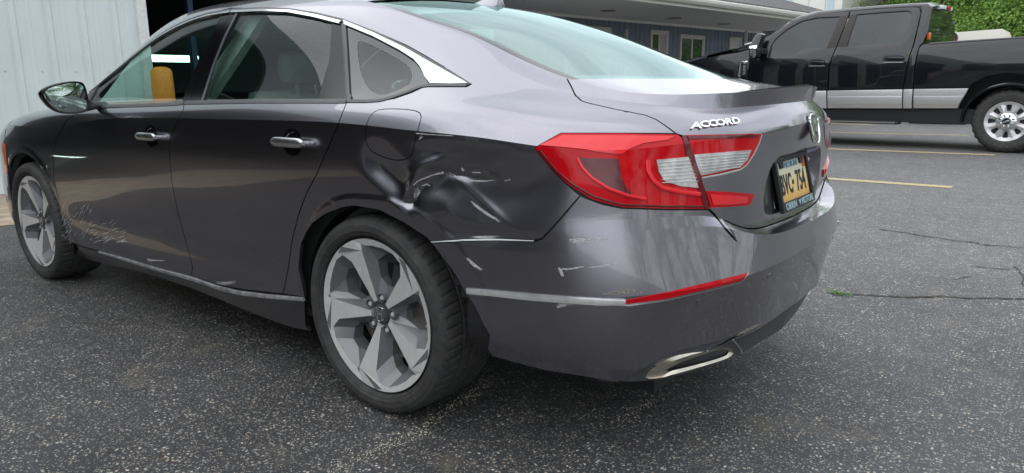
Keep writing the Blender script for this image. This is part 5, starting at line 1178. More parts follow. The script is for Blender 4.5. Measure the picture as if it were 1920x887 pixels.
# door handles
def handle(px, py, ln, key):
    u = S0.hit(px, py); P, rt, up_, n = frame_at(u, S0); rt = -np.cross(up_, n) * -1
    h = empty('door_handle'); h.parent = sedan; f = lambda a, c, d: P + rt * a + up_ * c + n * d
    V = []; F = []; ns_ = 25; sec = 12
    for i in range(ns_):
        t = i / (ns_ - 1); a = (t - .5) * ln; e = min(1, math.sqrt(max(0, 1 - (2*t-1)**8))); hh = .0165 * max(e, .35); dd = .036 + .004 * math.sin(PI * t)
        for k in range(sec): q_ = 2 * PI * k / sec; ca, sa = math.cos(q_), math.sin(q_); V.append(f(a, hh * np.sign(sa) * abs(sa) ** .6, dd - .012 * (1 - ca * 1) * .6))
    for i in range(ns_ - 1):
        for k in range(sec): F.append((i*sec+k, i*sec+(k+1) % sec, (i+1)*sec+(k+1) % sec, (i+1)*sec+k))
    F += [tuple(range(sec)), tuple((ns_-1)*sec + k for k in range(sec))[::-1]]
    o = mk('grip', V, F, M['satin_chrome'], h, True, 50); bm = bmesh.new(); bm.from_mesh(o.data); bmesh.ops.recalc_face_normals(bm, faces=bm.faces); bm.to_mesh(o.data); bm.free()
    b = MB(); b.prism([(ln*.36,-.009),(ln*.47,-.009),(ln*.47,.009),(ln*.36,.009)], -.004, .026, lambda a, c, d: tuple(f(a, c, d))); b.prism([(-ln*.47,-.008),(-ln*.40,-.008),(-ln*.40,.008),(-ln*.47,.008)], -.004, .026, lambda a, c, d: tuple(f(a, c, d))); b.build('mount', M['chrome'], h, bevel=.003)
    # finger scoop behind the grip: a shallow dark bowl rising above and below
    V = []; F = []; n1 = 28
    for r, dpt in ((1.0, .0012), (.86, .0015), (.6, .0020), (.25, .0024)):
        for i in range(n1): q_ = 2*PI*i/n1; V.append(f(-.012 + .052 * r * math.cos(q_), .046 * r * math.sin(q_) , dpt))
    for r in range(3):
        for i in range(n1): F.append((r*n1+i, r*n1+(i+1) % n1, (r+1)*n1+(i+1) % n1, (r+1)*n1+i))
    F.append(tuple(3*n1+i for i in range(n1))); o = mk('finger_scoop', V, F, M['gloss'], h, True)
    if key: b = MB(); p = f(.035, 0, .0405); b.cyl(p, p + n * .002, .0045, n=14); b.build('key_hole', M['black'], h)
    b = MB(); b.tube([f(-.045, .012, .004), f(-.025, .026, .004), f(-.008, .034, .004), f(.002, .033, .004)], .0016, 6); b.build('scoop_edge', M['chrome'], h, smooth=True)
    return h
handle(286, 256, .165, True); handle(552, 267, .175, False)
# door mirror
mc = np.array([-2.05, -1.045, 1.02]); 
def mirror_part():
    d = ray(127, 183); mpos = pl(127, 183, 1, -1.06); mr = empty('door_mirror'); mr.parent = sedan
    out = [(74,176),(80,168),(95,160),(125,153),(150,152),(159,158),(164,175),(168,200),(164,209),(150,213),(118,214),(100,206),(84,193)]
    out = chaikin(out, 2); C2 = np.mean(out, axis=0); c3 = pl(*C2, 1, -1.05); fwd = np.array([1., -.12, 0]); fwd /= np.linalg.norm(fwd)
    def onp(p, dist=0): d = ray(*p); P0 = c3 + fwd * dist; return _C + d * (fwd @ (P0 - _C)) / (fwd @ d)
    E0 = np.array([onp(p) for p in out]); cen = E0.mean(0); V = []; F = []; n = len(E0)
    for sc, dp in ((.90, -.004), (.90, .004), (.96, .007), (1.0, 0), (1.01, -.03), (.97, -.07), (.84, -.105), (.6, -.128), (.25, -.138)):
        V += [cen + (p - cen) * sc + fwd * dp for p in E0]
    for r in range(8):
        for i in range(n): F.append((r*n+i, r*n+(i+1) % n, (r+1)*n+(i+1) % n, (r+1)*n+i))
    F.append(tuple(8*n+i for i in range(n)))
    nu = 4 * n
    o = mk('housing', V, F, M['paint'], mr, True, 45); o.data.materials.append(M['gloss'])
    for f in o.data.polygons:
        if f.index < 4 * n or f.center.z < cen[2] - .045: f.material_index = 1
    bm = bmesh.new(); bm.from_mesh(o.data); bmesh.ops.recalc_face_normals(bm, faces=bm.faces); bm.to_mesh(o.data); bm.free()
    gl = [cen + (p - cen) * .885 + fwd * .0015 for p in E0]; cc = cen + fwd * .0042; o = mk('mirror_glass', gl + [cc], [(i, (i+1) % n, n) for i in range(n)], M['mirror'], mr, True)
    tp = onp((168,196)); bs = SF.pos(*S0.hit(184, 199)); b = MB(); b.tube([tp + [.0, 0, 0] - fwd * .03, (tp + bs) / 2 - fwd * .02, bs + np.array([0, .03, 0])], [.022, .018, .022], 10); b.build('mirror_arm', M['satin'], mr, smooth=True)
    return mr
mr = mirror_part(); mr2 = empty('door_mirror'); mr2.parent = sedan
for ch in list(mr.children): mirror_copy(ch, mr2)
# roof antenna
zb = float(np.interp(-.17, ctr[:, 0], ctr[:, 2])); fin = [(-.30,.0),(-.24,.012),(-.16,.032),(-.10,.045),(-.078,.046),(-.072,.03),(-.075,0)]
fin = [(-.36 , .0), (-.28, .018), (-.20, .040), (-.155, .050), (-.135, .050), (-.13, .030), (-.13, -.012), (-.36, -.012)]
b = MB()
for (x, z) in fin: pass
V = []; F = []; n = len(fin)
for yy, sc in ((-.028, 0), (-.012, .75), (0, 1), (.012, .75), (.028, 0)):
    for x, z in fin: V.append((x - .05, yy, zb - .0 + (z if z <= 0 else z * (sc if sc else .0))  ))
for r in range(4):
    for i in range(n): F.append((r*n+i, r*n+(i+1) % n, (r+1)*n+(i+1) % n, (r+1)*n+i))
o = mk('antenna_fin', V, F, P_, sedan, True, 40); bm = bmesh.new(); bm.from_mesh(o.data); bmesh.ops.recalc_face_normals(bm, faces=bm.faces); bm.to_mesh(o.data); bm.free()
# ---- interior
def cushion(name, lo, hi, parent, mat=None, bev=.05, tilt=0, piv=None):
    b = MB(); T = Matrix.Identity(4)
    if tilt: pv = Vector(piv); T = Matrix.Translation(pv) @ Matrix.Rotation(tilt, 4, 'Y') @ Matrix.Translation(-pv)
    b.box(lo, hi, T); return b.build(name, mat or M['seat'], parent, bevel=bev)
for sg in (-1, 1):
    st = empty('front_seat'); st.parent = sedan
    cushion('seat_cushion', (-1.72, sg*.38-.25, .42), (-1.20, sg*.38+.25, .58), st); cushion('backrest', (-1.22, sg*.38-.24, .50), (-1.06, sg*.38+.24, 1.06), st, tilt=R(14), piv=(-1.14, 0, .55)); cushion('head_restraint', (-1.03, sg*.38-.13, 1.08), (-.93, sg*.38+.13, 1.22), st, tilt=R(6), piv=(-1.0, 0, 1.1), bev=.045)
    b = MB(); [b.cyl((-.985, sg*.38+q_, 1.0), (-.98, sg*.38+q_, 1.12), .007, n=8) for q_ in (-.05, .05)]; b.build('restraint_post', M['satin_chrome'], st)
rs = empty('rear_seat'); rs.parent = sedan
cushion('seat_cushion', (-.62, -.62, .42), (-.12, .62, .55), rs); cushion('backrest', (-.14, -.62, .48), (.02, .62, .98), rs, tilt=R(20), piv=(-.1, 0, .5))
for y_ in (-.40, 0, .40): cushion('head_restraint', (.06, y_-.13, .99), (.16, y_+.13, 1.09), rs, bev=.04)
b = MB(); b.box((.10, -.62, .94), (.56, .62, .985)); b.build('parcel_shelf', M['trim_in'], sedan, bevel=.01)
b = MB(); b.prism([(-2.33,.60),(-2.31,.955),(-2.2,.965),(-1.98,.945),(-1.86,.88),(-1.90,.60)], -.72, .72, lambda a, c, d: (a, d, c)); b.build('dashboard', M['trim_in'], sedan, bevel=.015)
sw = MB(); cw = Vector((-1.72, -.38, .86)); q_ = Vector((1, 0, .35)).to_track_quat('Z', 'Y'); sw.tube([cw + q_ @ Vector((.18*math.cos(a), .18*math.sin(a), 0)) for a in np.linspace(0, 2*PI, 33)[:-1]], .014, 8, True); sw.tube([cw + q_ @ Vector((-.17,0,0)), cw + q_ @ Vector((.17,0,0))], .012, 6); sw.cyl(cw + q_ @ Vector((0,0,.02)), cw - q_ @ Vector((0,0,.05)), .05); sw.build('steering_wheel', M['trim_in'], sedan, smooth=True)
V = []; F = []
for i, s in enumerate(np.linspace(-1.75, -.2, 22)):
    for j, h in enumerate(np.linspace(0, 1, 9)): P = S0.pos(uS(s), NV - 1); zc = float(np.interp(P[0], ctr[:, 0], ctr[:, 2])); V.append((P[0], P[1]*.98*(1-2*h), P[2] - .035 + (zc - P[2]) * (1 - abs(1-2*h)**2.2)))
for i in range(21):
    for j in range(8): F.append((i*9+j, (i+1)*9+j, (i+1)*9+j+1, i*9+j+1))
mk('headliner', V, F, M['liner_in'], sedan, True)
for sg in (-1, 1):                                                # inner door skins and pillars
    b = MB(); b.box((-2.25, sg*.80-.02, .25), (.05, sg*.80+.02, .985)); b.build('door_trim', M['trim_in'], sedan, bevel=.01)
    b = MB()
    for x0, x1, x2, x3 in ((-1.26, -1.14, -1.02, -.90), ): b.add([(x0, sg*.80, .98), (x1, sg*.80, .98), (x3, sg*.62, 1.36), (x2, sg*.62, 1.36), (x0, sg*.76, .98), (x1, sg*.76, .98), (x3, sg*.58, 1.36), (x2, sg*.58, 1.36)], [(0,1,2,3),(4,5,6,7),(0,4,7,3),(1,5,6,2)])
    b.build('pillar_trim', M['liner_in'], sedan)
# ---- scuffs and scratches on the paint: thin raised marks, one of them a painted edge highlight
M['clay'] = M['scuff_or_glint'].copy(); M['clay'].name = 'exposed_plastic'
for n_ in M['clay'].node_tree.nodes:
    if n_.type == 'VALTORGB' and n_.color_ramp.elements[0].color[0] > .1: n_.color_ramp.elements[0].color = (.12, .10, .07, 1); n_.color_ramp.elements[1].color = (.42, .40, .34, 1)
sr_ = np.random.default_rng(5)
def scuff_or_glint(pts, w_, lab=None, mat=None, off=.0008):
    wm = max(w_) if hasattr(w_, '__len__') else w_
    if wm <= .0062 or len(pts) < 2: return ribbon('scratch_or_glint', pts, w_, mat or M['scuff_or_glint'], sedan, off=off, rim=.0, smooth=1)
    P = np.array(pts, float); n = len(P); W = np.array(w_ if hasattr(w_, '__len__') else [w_] * n, float); W = np.interp(np.linspace(0, 1, n), np.linspace(0, 1, len(W)), W)
    T = np.gradient(P, axis=0); T /= np.linalg.norm(T, axis=1, keepdims=True); N_ = np.stack([-T[:, 1], T[:, 0]], 1); k = int(wm / .0016)
    for i in range(k):                                            # a bundle of fine strokes, uneven in reach
        o_ = (i + .5) / k - .5 + sr_.uniform(-.06, .06); a, b_ = sorted(sr_.uniform(0, 1, 2)); a *= .35; b_ = 1 - (1 - b_) * .6
        q = P + N_ * (W * o_)[:, None] * 560; t = np.linspace(a, b_, n + 1); q = np.stack([np.interp(t, np.linspace(0, 1, n), q[:, j]) for j in (0, 1)], 1) + sr_.normal(0, .5, (n + 1, 2))
        ribbon('scratch_or_glint', [tuple(v) for v in q], [.0004, sr_.uniform(.0010, .0026), sr_.uniform(.0008, .002), .0004], mat or M['scuff_or_glint'], sedan, off=off, rim=.0, smooth=1)

scuff_or_glint([(818,324),(832,330),(850,338),(870,342),(905,342),(925,337)], [.012,.012,.006,.003,.003,.002]); scuff_or_glint([(775,347),(782,338),(800,330),(818,325)], [.003,.004,.004,.006])
scuff_or_glint([(772,374),(777,362),(776,352)], [.010,.014,.004]); scuff_or_glint([(782,350),(790,347),(797,351)], [.002,.005,.002]); scuff_or_glint([(874,379),(890,392),(910,404),(930,414),(936,417)], [.003,.006,.008,.009,.014])
scuff_or_glint([(872,324),(888,325)], [.003,.003]); scuff_or_glint([(852,315),(858,322)], [.007,.008]); scuff_or_glint([(938,341),(950,338)], .002)
scuff_or_glint([(808,454),(870,451),(930,450.5),(1000,452)], [.002,.0045,.004,.0015], mat=M['white']); scuff_or_glint([(880,446),(935,446)], [.004,.014])  # first stroke: the panel's lit lower edge, its highlight painted white
scuff_or_glint([(1066,449),(1080,452),(1110,450),(1152,448)], [.018,.016,.008,.002]); scuff_or_glint([(1048,502),(1056,520),(1052,504),(1065,505),(1095,500)], [.006,.006,.004,.004,.002]); scuff_or_glint([(1104,502),(1130,499),(1158,492)], [.002,.004,.002])
scuff_or_glint([(872,480),(885,494),(905,508)], [.003,.010,.008]); scuff_or_glint([(1128,552),(1160,548),(1190,545),(1205,549)], [.003,.014,.017,.004], mat=M['clay']); scuff_or_glint([(1042,575),(1052,570),(1085,569)], [.016,.012,.004])
scuff_or_glint([(780,250),(800,252),(850,255)], [.003,.0025,.002]); scuff_or_glint([(785,262),(793,254)], [.003,.008])
# the lit tubes in the second garage bay that the door skins mirror
def mirrored(px, py, X):
    u = S0.hit(px, py); P = SF.pos(*u); n = SF.nrm(*u); d = P - _C; d /= np.linalg.norm(d); r = d - 2 * (d @ n) * n; return P + r * (X - P[0]) / r[0]
for line, X in (([(101,292),(150,293.3),(200,295),(250,297)], -9.5),):
    Pq = [mirrored(*p, X) - np.array([-6.15, 0, 0]) for p in line]; b = MB(); b.cyl(tuple(Pq[0]), tuple(Pq[-1]), .010, n=10); b.build('fluorescent_tube', M['tube'], gar)
r_ = np.random.default_rng(11)
for i in range(46):
    x0 = r_.uniform(112, 168); y0_ = r_.uniform(388, 452); a = R(r_.uniform(-75, -35)); l_ = r_.uniform(5, 16); scuff_or_glint([(x0, y0_), (x0 + l_ * math.cos(a), y0_ + l_ * math.sin(a))], [.0008, .0028, .0008])
for i in range(34):
    x0 = r_.uniform(165, 230); y0_ = r_.uniform(418, 458); a = R(r_.uniform(-40, -5)); l_ = r_.uniform(6, 18); scuff_or_glint([(x0, y0_), (x0 + l_ * math.cos(a), y0_ + l_ * math.sin(a))], [.0008, .003, .0008])
scuff_or_glint([(275,486),(285,489),(310,489)], [.010,.006,.003]); scuff_or_glint([(400,528),(425,532),(445,528)], [.004,.012,.006])
scuff_or_glint([(1376,632),(1395,622),(1415,612),(1440,598)], [.006,.010,.008,.003], mat=M['clay']); scuff_or_glint([(1374,636),(1385,650),(1392,662)], [.003,.002,.002])

# ================================================================== THE BLACK PICKUP
ta = R(-5.5); d_ = ray(1886, 229); TP = _C + d_ / math.hypot(d_[0], d_[1]) * 12.7; TP[2] = 0
tdir = np.array([math.cos(ta), math.sin(ta), 0]); tn = np.array([-math.sin(ta), math.cos(ta), 0])
def tk(px, py, dep=0.0):
    d = ray(px, py); P0 = TP + tn * dep; P = _C + d * (tn @ (P0 - _C)) / (tn @ d); return ((P - TP) @ tdir, P[2])
truck = tag(empty('pickup_truck', (TP[0], TP[1], 0), ta), 'black crew cab pickup truck with silver lower band, parked across the bays at the right', 'pickup truck')
M['tblack'] = simple('black_truck_paint', (.004, .005, .008), .3, spec=.2, coat=.8, var=.2, croughness=.02)
M['tsilver'] = simple('silver_truck_paint', (.55, .54, .55), .35, .5, coat=.6, var=.05)
M['tgrey'] = simple('grey_pillar_film', (.05, .045, .044), .6, spec=.2)
M['tglass'] = simple('dark_truck_glass', (.012, .018, .020), .05, spec=.25, coat=.6, var=.5, scale=2)
def lean(z): return max(0, z - 1.42) * .30 + max(0, .75 - z) * .12 + .02 * ((z - 1.1) / .4) ** 2
def tpan(name, px, mat, parent=truck, d0=0.0, th=.03, flat=False, bevel=.010, rnd=0, dd=0.0):
    P = [tk(*p) for p in px]
    if rnd: P = chaikin(P, rnd)
    # cut the outline into strips so that it follows the lean of the cab side
    zs = [z for _, z in P]; zc = sorted({min(zs), max(zs)} | {z for z in (1.42, 1.2, 1.0, .75, .6) if min(zs) < z < max(zs)})
    pts = [Vector(p) for p in P]; n = len(pts); ed = [(i, (i + 1) % n) for i in range(n)]; x0 = min(p[0] for p in P) - .1; x1 = max(p[0] for p in P) + .1
    for z in zc[1:-1]: k = len(pts); pts += [Vector((x0, z)), Vector((x1, z))]; ed.append((k, k + 1))
    r = delaunay_2d_cdt(pts, ed, [], 0, 1e-5); V = []; F = []; vv = [(p.x, p.y) for p in r[0]]
    fl = [f for f in r[2] if inpoly(np.mean([vv[i] for i in f], axis=0), P)]; us = sorted({i for f in fl for i in f}); rm = {k: i for i, k in enumerate(us)}
    V = [(vv[k][0], d0 + dd + lean(vv[k][1]), vv[k][1]) for k in us]; F = [[rm[i] for i in f] for f in fl]; cnt = {}
    for f in F:
        for i in range(3): cnt[(f[i], f[(i+1) % 3])] = 1
    n0 = len(V); V += [(x, y + th, z) for x, y, z in V]; bn = [e for e in cnt if (e[1], e[0]) not in cnt]; F += [[e[1], e[0], e[0] + n0, e[1] + n0] for e in bn]
    o = mk(name, V, F, mat, parent); bm = bmesh.new(); bm.from_mesh(o.data); bmesh.ops.recalc_face_normals(bm, faces=bm.faces)
    es = [e for e in bm.edges if len(e.link_faces) == 2 and e.calc_face_angle(0) > .9]
    if bevel and es: bmesh.ops.bevel(bm, geom=es, offset=bevel, segments=2, affect='EDGES', profile=.5)
    bm.to_mesh(o.data); bm.free(); o.data.polygons.foreach_set('use_smooth', [True] * len(o.data.polygons)); o.data.set_sharp_from_angle(angle=R(32)); return o
TB = M['tblack']
fwin = [(1437,107),(1440,86),(1446,73),(1463,55),(1489,38),(1517,31.5),(1561,29),(1545,89),(1511,91),(1499,95),(1488,103),(1478,107)]
rwin = [(1593,25),(1640,21),(1690,17.5),(1697,21),(1698,32),(1693,70),(1676,78),(1640,84),(1584,87)]
def withhole(outer, hole):                                        # key-hole outline: outer + bridge + hole
    k = min(range(len(outer)), key=lambda i: (outer[i][0]-hole[0][0])**2 + (outer[i][1]-hole[0][1])**2); h = hole[::-1] if True else hole
    h = [hole[0]] + hole[1:][::-1]; return outer[:k+1] + h + [hole[0], outer[k]] + outer[k+1:]
fdo = [(1404,94),(1412,78),(1430,68),(1446,58),(1470,40),(1492,29),(1520,22),(1578,18.5),(1565,85),(1559,105),(1553,125),(1551,168),(1404,170)]
rdo = [(1581,18),(1640,13.5),(1700,10.5),(1712,13),(1715,23),(1712,60),(1709,85),(1705,102),(1697,135),(1692,165),(1553,168),(1555,125),(1561,105),(1567,85)]
def doorpanel(name, outer, hole):
    # ring built from two halves around the window
    lo = [p for p in outer]; return tpan(name, outer, TB, dd=0)
def ring(name, outer, hole, mat):
    O = [tk(*p) for p in outer]; H = [tk(*p) for p in hole]; pts = [Vector(p) for p in O + H]; n = len(O); m_ = len(H)
    ed = [(i, (i+1) % n) for i in range(n)] + [(n + i, n + (i+1) % m_) for i in range(m_)]; x0 = min(p[0] for p in O) - .1; x1 = max(p[0] for p in O) + .1
    for z in (.75, .95, 1.1, 1.25, 1.42): k = len(pts); pts += [Vector((x0, z)), Vector((x1, z))]; ed.append((k, k + 1))
    r = delaunay_2d_cdt(pts, ed, [], 0, 1e-5); vv = [(p.x, p.y) for p in r[0]]
    fl = [f for f in r[2] if inpoly(np.mean([vv[i] for i in f], axis=0), O) and not inpoly(np.mean([vv[i] for i in f], axis=0), H)]
    us = sorted({i for f in fl for i in f}); rm = {k: i for i, k in enumerate(us)}; V = [(vv[k][0], lean(vv[k][1]), vv[k][1]) for k in us]; F = [[rm[i] for i in f] for f in fl]
    cnt = {(f[i], f[(i+1) % 3]) for f in F for i in range(3)}; n0 = len(V); V += [(x, y + .04, z) for x, y, z in V]; F += [[e[1], e[0], e[0] + n0, e[1] + n0] for e in cnt if (e[1], e[0]) not in cnt]
    o = mk(name, V, F, mat, truck); bm = bmesh.new(); bm.from_mesh(o.data); bmesh.ops.recalc_face_normals(bm, faces=bm.faces)
    es = [e for e in bm.edges if len(e.link_faces) == 2 and e.calc_face_angle(0) > .9]; bmesh.ops.bevel(bm, geom=es, offset=.008, segments=2, affect='EDGES', profile=.5); bm.to_mesh(o.data); bm.free()
    o.data.polygons.foreach_set('use_smooth', [True] * len(o.data.polygons)); o.data.set_sharp_from_angle(angle=R(32)); return o
ring('front_door', fdo, fwin, TB); ring('rear_door', rdo, rwin, TB)
tpan('front_window', fwin, M['tglass'], dd=.02, th=.006, bevel=0); tpan('rear_window', rwin, M['tglass'], dd=.02, th=.006, bevel=0)
tpan('pillar_film', [(1562,28),(1577,26),(1564,88),(1546,90)], M['tgrey'], dd=-.004, th=.02, bevel=.004); tpan('pillar_film', [(1580,26),(1592,25),(1584,87),(1567,88)], M['tgrey'], dd=-.004, th=.02, bevel=.004)
tpan('cab_corner', [(1714,6),(1727,4),(1735,11),(1734,57),(1727,80),(1721,86),(1713,131),(1711,166),(1694,166),(1699,135),(1707,102),(1711,85),(1714,60),(1717,23)], TB)
# roof and pillar rail as a solid across the cab, windscreen and rear glass
WT = 2.02 * 1.05
rail = [(1412,77),(1432,66),(1460,45),(1489,27),(1517,18),(1574,12),(1630,7),(1700,2.5),(1724,2),(1735,9)]
V = []; F = []; Pq = [tk(*p) for p in rail]; Pi = [tk(p[0] + 2, p[1] + 5) for p in rail]; ncr = 9
for (x, z), (xi, zi) in zip(Pq, Pi):
    ring_ = [(xi, lean(zi) + .0, zi), (x, lean(z) + .012, z - .01)] + [(x - (.0 if x > -2.6 else .28 * math.sin(PI * t)), lean(z) + .04 + (WT - 2 * lean(z) - .08) * t, z + .045 * math.sin(PI * t)) for t in np.linspace(0, 1, ncr)] + [(x, WT - lean(z) - .012, z - .01), (xi, WT - lean(zi), zi)]
    V += ring_
k = len(ring_)
for i in range(len(Pq) - 1):
    for j in range(k - 1): F.append((i*k+j, (i+1)*k+j, (i+1)*k+j+1, i*k+j+1))
def trb(o, ang_=35):
    bm = bmesh.new(); bm.from_mesh(o.data); bmesh.ops.recalc_face_normals(bm, faces=bm.faces); bm.to_mesh(o.data); bm.free(); o.data.polygons.foreach_set('use_smooth', [True]*len(o.data.polygons)); o.data.set_sharp_from_angle(angle=R(ang_)); return o
nro = [i for i, (x, z) in enumerate(Pq) if z > 1.95]; trb(mk('roof', V, F, TB, truck))
(xb, zb_), (xt, zt_) = tk(1729, 78), tk(1735, 10)
b = MB(); lb = lean(zb_) + .05; lt = lean(zt_) + .08
b.add([(xb, lb, zb_ - .5), (xb, WT - lb, zb_ - .5), (xt - .02, WT - lt, zt_ - .03), (xt - .02, lt, zt_ - .03), (xb, lb - .04, zb_ - .5), (xt - .06, lt - .05, zt_ - .01)], [(0, 1, 2, 3)]); b.build('rear_wall', TB, truck)
b = MB(); z1 = zt_ - .12; z0 = zb_ + .02; xx = lambda z: xb + (xt - .02 - xb) * (z - zb_ + .5) / (zt_ - .03 - zb_ + .5) + .012
b.add([(xx(z0), .22, z0), (xx(z0), WT - .22, z0), (xx(z1), WT - .30, z1), (xx(z1), .30, z1)], [(0, 1, 2, 3)]); b.build('back_glass', M['tglass'], truck)
b = MB(); b.box((xt - .05, WT/2 - .28, zt_ - .01), (xt + .06, WT/2 + .28, zt_ + .055)); b.build('stop_lamp_housing', M['white'], truck, bevel=.02)
b = MB(); b.box((xt + .062, WT/2 - .12, zt_ + .0), (xt + .075, WT/2 + .12, zt_ + .045)); b.build('stop_lamp', M['red'], truck, bevel=.006)
for q_ in (-.80,): b = MB(); b.box((xx(z0) + .0, WT/2 + q_ - .04, z0 + .02), (xx(z0) + .05, WT/2 + q_ + .02, z0 + .12)); b.build('cargo_lamp', M['amber'], truck, bevel=.01)
# bed
bed = [(1728,83),(1800,77.5),(1860,73.5),(1925,70),(2035,62),(2050,70),(2055,120),(2050,166),(1980,164),(1960,150),(1925,140),(1886,137),(1850,143),(1826,155),(1816,164),(1713,166),(1715,131),(1722,88)]
tpan('bed_side', bed, TB); tpan('bed_band', [(1713,167),(1816,165.5),(1808,180),(1800,192),(1794,203.5),(1711,203.5)], M['tsilver'], dd=-.012, bevel=.012)
tpan('door_band', [(1551,170),(1692,167.5),(1690,203.5),(1550,203.5)], M['tsilver'], dd=-.012, bevel=.012); tpan('corner_band', [(1694,167.5),(1711,167),(1708,203.5),(1692,203.5)], M['tsilver'], dd=-.012, bevel=.008)
tpan('front_door_band', [(1404,172),(1549,170),(1548,203.5),(1404,203)], M['tsilver'], dd=-.012, bevel=.012)
for pl_ in ([(1552,181),(1691,180),(1690,197),(1551,197)], [(1713,181),(1806,180),(1797,197),(1712,197)]): tpan('band_groove', pl_, M['tsilver'], dd=-.020, bevel=.006, th=.02)
tpan('rocker', [(1404,204),(1795,205),(1793,214),(1780,226),(1404,228)], M['black'], dd=.05, th=.3)
b = MB(); u0, zz = tk(1420, 222); u1, _ = tk(1688, 222); b.box((u0, -.09, zz - .03), (u1, .12, zz + .02)); b.build('running_board', M['black'], truck, bevel=.02)
b = MB(); b.box((u0 + .02, -.094, zz - .012), (u1 - .05, -.088, zz + .004)); b.build('step_edge', M['satin_chrome'], truck)
tpan('rail_cap', [(1738,80),(1800,75.5),(1925,67.5),(2030,60),(2032,63),(1925,70.5),(1800,79),(1738,83.5)], M['satin'], dd=-.008, th=.10)
rr_ = tk(1886, 229); wr = .455
V = []; F = []; n = 24
for i in range(n + 1):
    a = PI * i / n
    for (r, y, s) in ((.585, .0, 1), (.57, -.02, 1), (.555, -.022, 1), (.54, .0, 1), (.52, .4, 1)): V.append((r * math.cos(a) * 1.02, y + lean(.455 + r * math.sin(a)), .43 + r * math.sin(a) * .98))
for i in range(n):
    for k in range(4): F.append((i*5+k, (i+1)*5+k, (i+1)*5+k+1, i*5+k+1))
trb(mk('wheel_arch_flare', V, F, TB, truck), 40)
b = MB(); b.box((tk(1713,165)[0], .42, .62), (1.5, WT - .2, 1.45)); b.box((tk(1404,165)[0] - 1.2, .3, .45), (tk(1713, 165)[0], WT - .1, 1.1)); b.box((tk(1404,165)[0] - 1.1, .1, .4), (1.6, WT - .2, .62)); b.build('chassis', M['black'], truck)
b = MB(); x0c = tk(1413,120)[0]; x1c = tk(1722,120)[0]; b.box((x0c, .055, .6), (x1c, WT - .05, 1.40)); b.box((tk(1708,60)[0], .20, 1.40), (x1c + .0, .5, 1.85)); b.build('cab_shell', M['black'], truck)
# bed interior rails on the far side
b = MB(); q0, z0 = tk(1740, 82); b.box((q0, WT - .12, z0 - .3), (1.6, WT, z0 + .01)); b.build('far_bed_side', TB, truck, bevel=.01)
# front end
fen = [(1250,128),(1290,117),(1310,111),(1345,103),(1380,95),(1404,90),(1413,78),(1404,95),(1402,170),(1400,205),(1250,205)]
tpan('front_fender', fen, TB, th=.06)
hd = [tk(*p) for p in ((1250,122),(1310,108),(1345,99),(1380,91),(1412,80))]; V = []; F = []
for x, z in hd:
    for t in np.linspace(0, 1, 11): V.append((x - .12 * math.sin(PI * t), .03 + (WT - .06) * t, z + .06 * math.sin(PI * t) ** .5))
for i in range(len(hd) - 1):
    for j in range(10): F.append((i*11+j, (i+1)*11+j, (i+1)*11+j+1, i*11+j+1))
trb(mk('hood', V, F, TB, truck), 50)
b = MB(); x0, z0 = tk(1300, 106); x1, z1 = tk(1349, 97); b.add([(x0, .5, z0 - .03), (x1, .5, z1 - .05), (x1, .5, z1 + .07), (x0, .5, z0 + .03), (x0, .75, z0 - .03), (x1, .75, z1 - .05), (x1, .75, z1 + .07), (x0, .75, z0 + .03)], [(0,1,2,3),(4,5,6,7),(0,1,5,4),(2,3,7,6),(0,3,7,4),(1,2,6,5)]); b.build('hood_scoop', M['black'], truck, bevel=.012)
x1, z1 = tk(1418, 80); x0, z0 = tk(1385, 91)
b = MB(); b.tube([(x0 - .1, .45, z0 + .08), (x1 - .1, .40, z1 + .06)], .018, 6); b.build('hood_highlight', M['satin_chrome'], truck)  # chrome tube put in for the highlight along the hood's far side
# windscreen
V = []; F = []; wsp = [tk(*p) for p in ((1414,77),(1432,65),(1460,44),(1489,26))]
for x, z in wsp:
    for t in np.linspace(0, 1, 9): V.append((x - .28 * math.sin(PI * t) - .01, lean(z) + .03 + (WT - 2 * lean(z) - .06) * t, z - .005))
for i in range(3):
    for j in range(8): F.append((i*9+j, (i+1)*9+j, (i+1)*9+j+1, i*9+j+1))
trb(mk('windscreen', V, F, M['tglass'], truck), 60)
# handles, mirror, badge
for (x0, x1, y0, y1) in ((1515,1548,111,126), (1655,1696,103,119)):
    tpan('handle_recess', [(x0,y0),(x1,y0),(x1,y1),(x0,y1)], M['black'], dd=-.003, th=.01, rnd=2, bevel=0); tpan('door_handle', [(x0+5,y0+4),(x1-1,y0+3),(x1-1,y0+9),(x0+5,y0+10)], TB, dd=-.035, th=.02, rnd=1, bevel=.006)
    tpan('handle_rim', [(x0+1,y1-3),(x1-2,y1-3),(x1-2,y1-1.6),(x0+1,y1-1.6)], M['satin_chrome'], dd=-.006, th=.01, bevel=0)
def tmirror():
    m_ = empty('door_mirror'); m_.parent = truck
    tpan('housing', [(1420,64),(1428,62),(1433,66),(1431,80),(1429,92),(1430,104),(1425,112),(1417,110),(1414,104),(1413,92),(1415,76)], TB, m_, dd=-.28, th=.16, rnd=1, bevel=.03)
    tpan('chrome_cap', [(1413.5,87),(1428,85),(1428,92),(1413.5,93)], M['chrome'], m_, dd=-.295, th=.05, rnd=0, bevel=.008)
    x, z = tk(1432, 96); b = MB(); b.box((x - .05, -.22, z - .05), (x + .03, .06, z + .05)); b.build('mirror_arm', M['black'], m_, bevel=.015)
tmirror()
tpan('side_vent', [(1385,116),(1402,114),(1400,143),(1384,143)], M['black'], dd=-.01, th=.02, bevel=.003)
tpan('vent_trim', [(1385,116),(1402,114),(1402,119),(1390,120),(1389,145),(1384,145)], M['chrome'], dd=-.022, th=.02, bevel=.004)
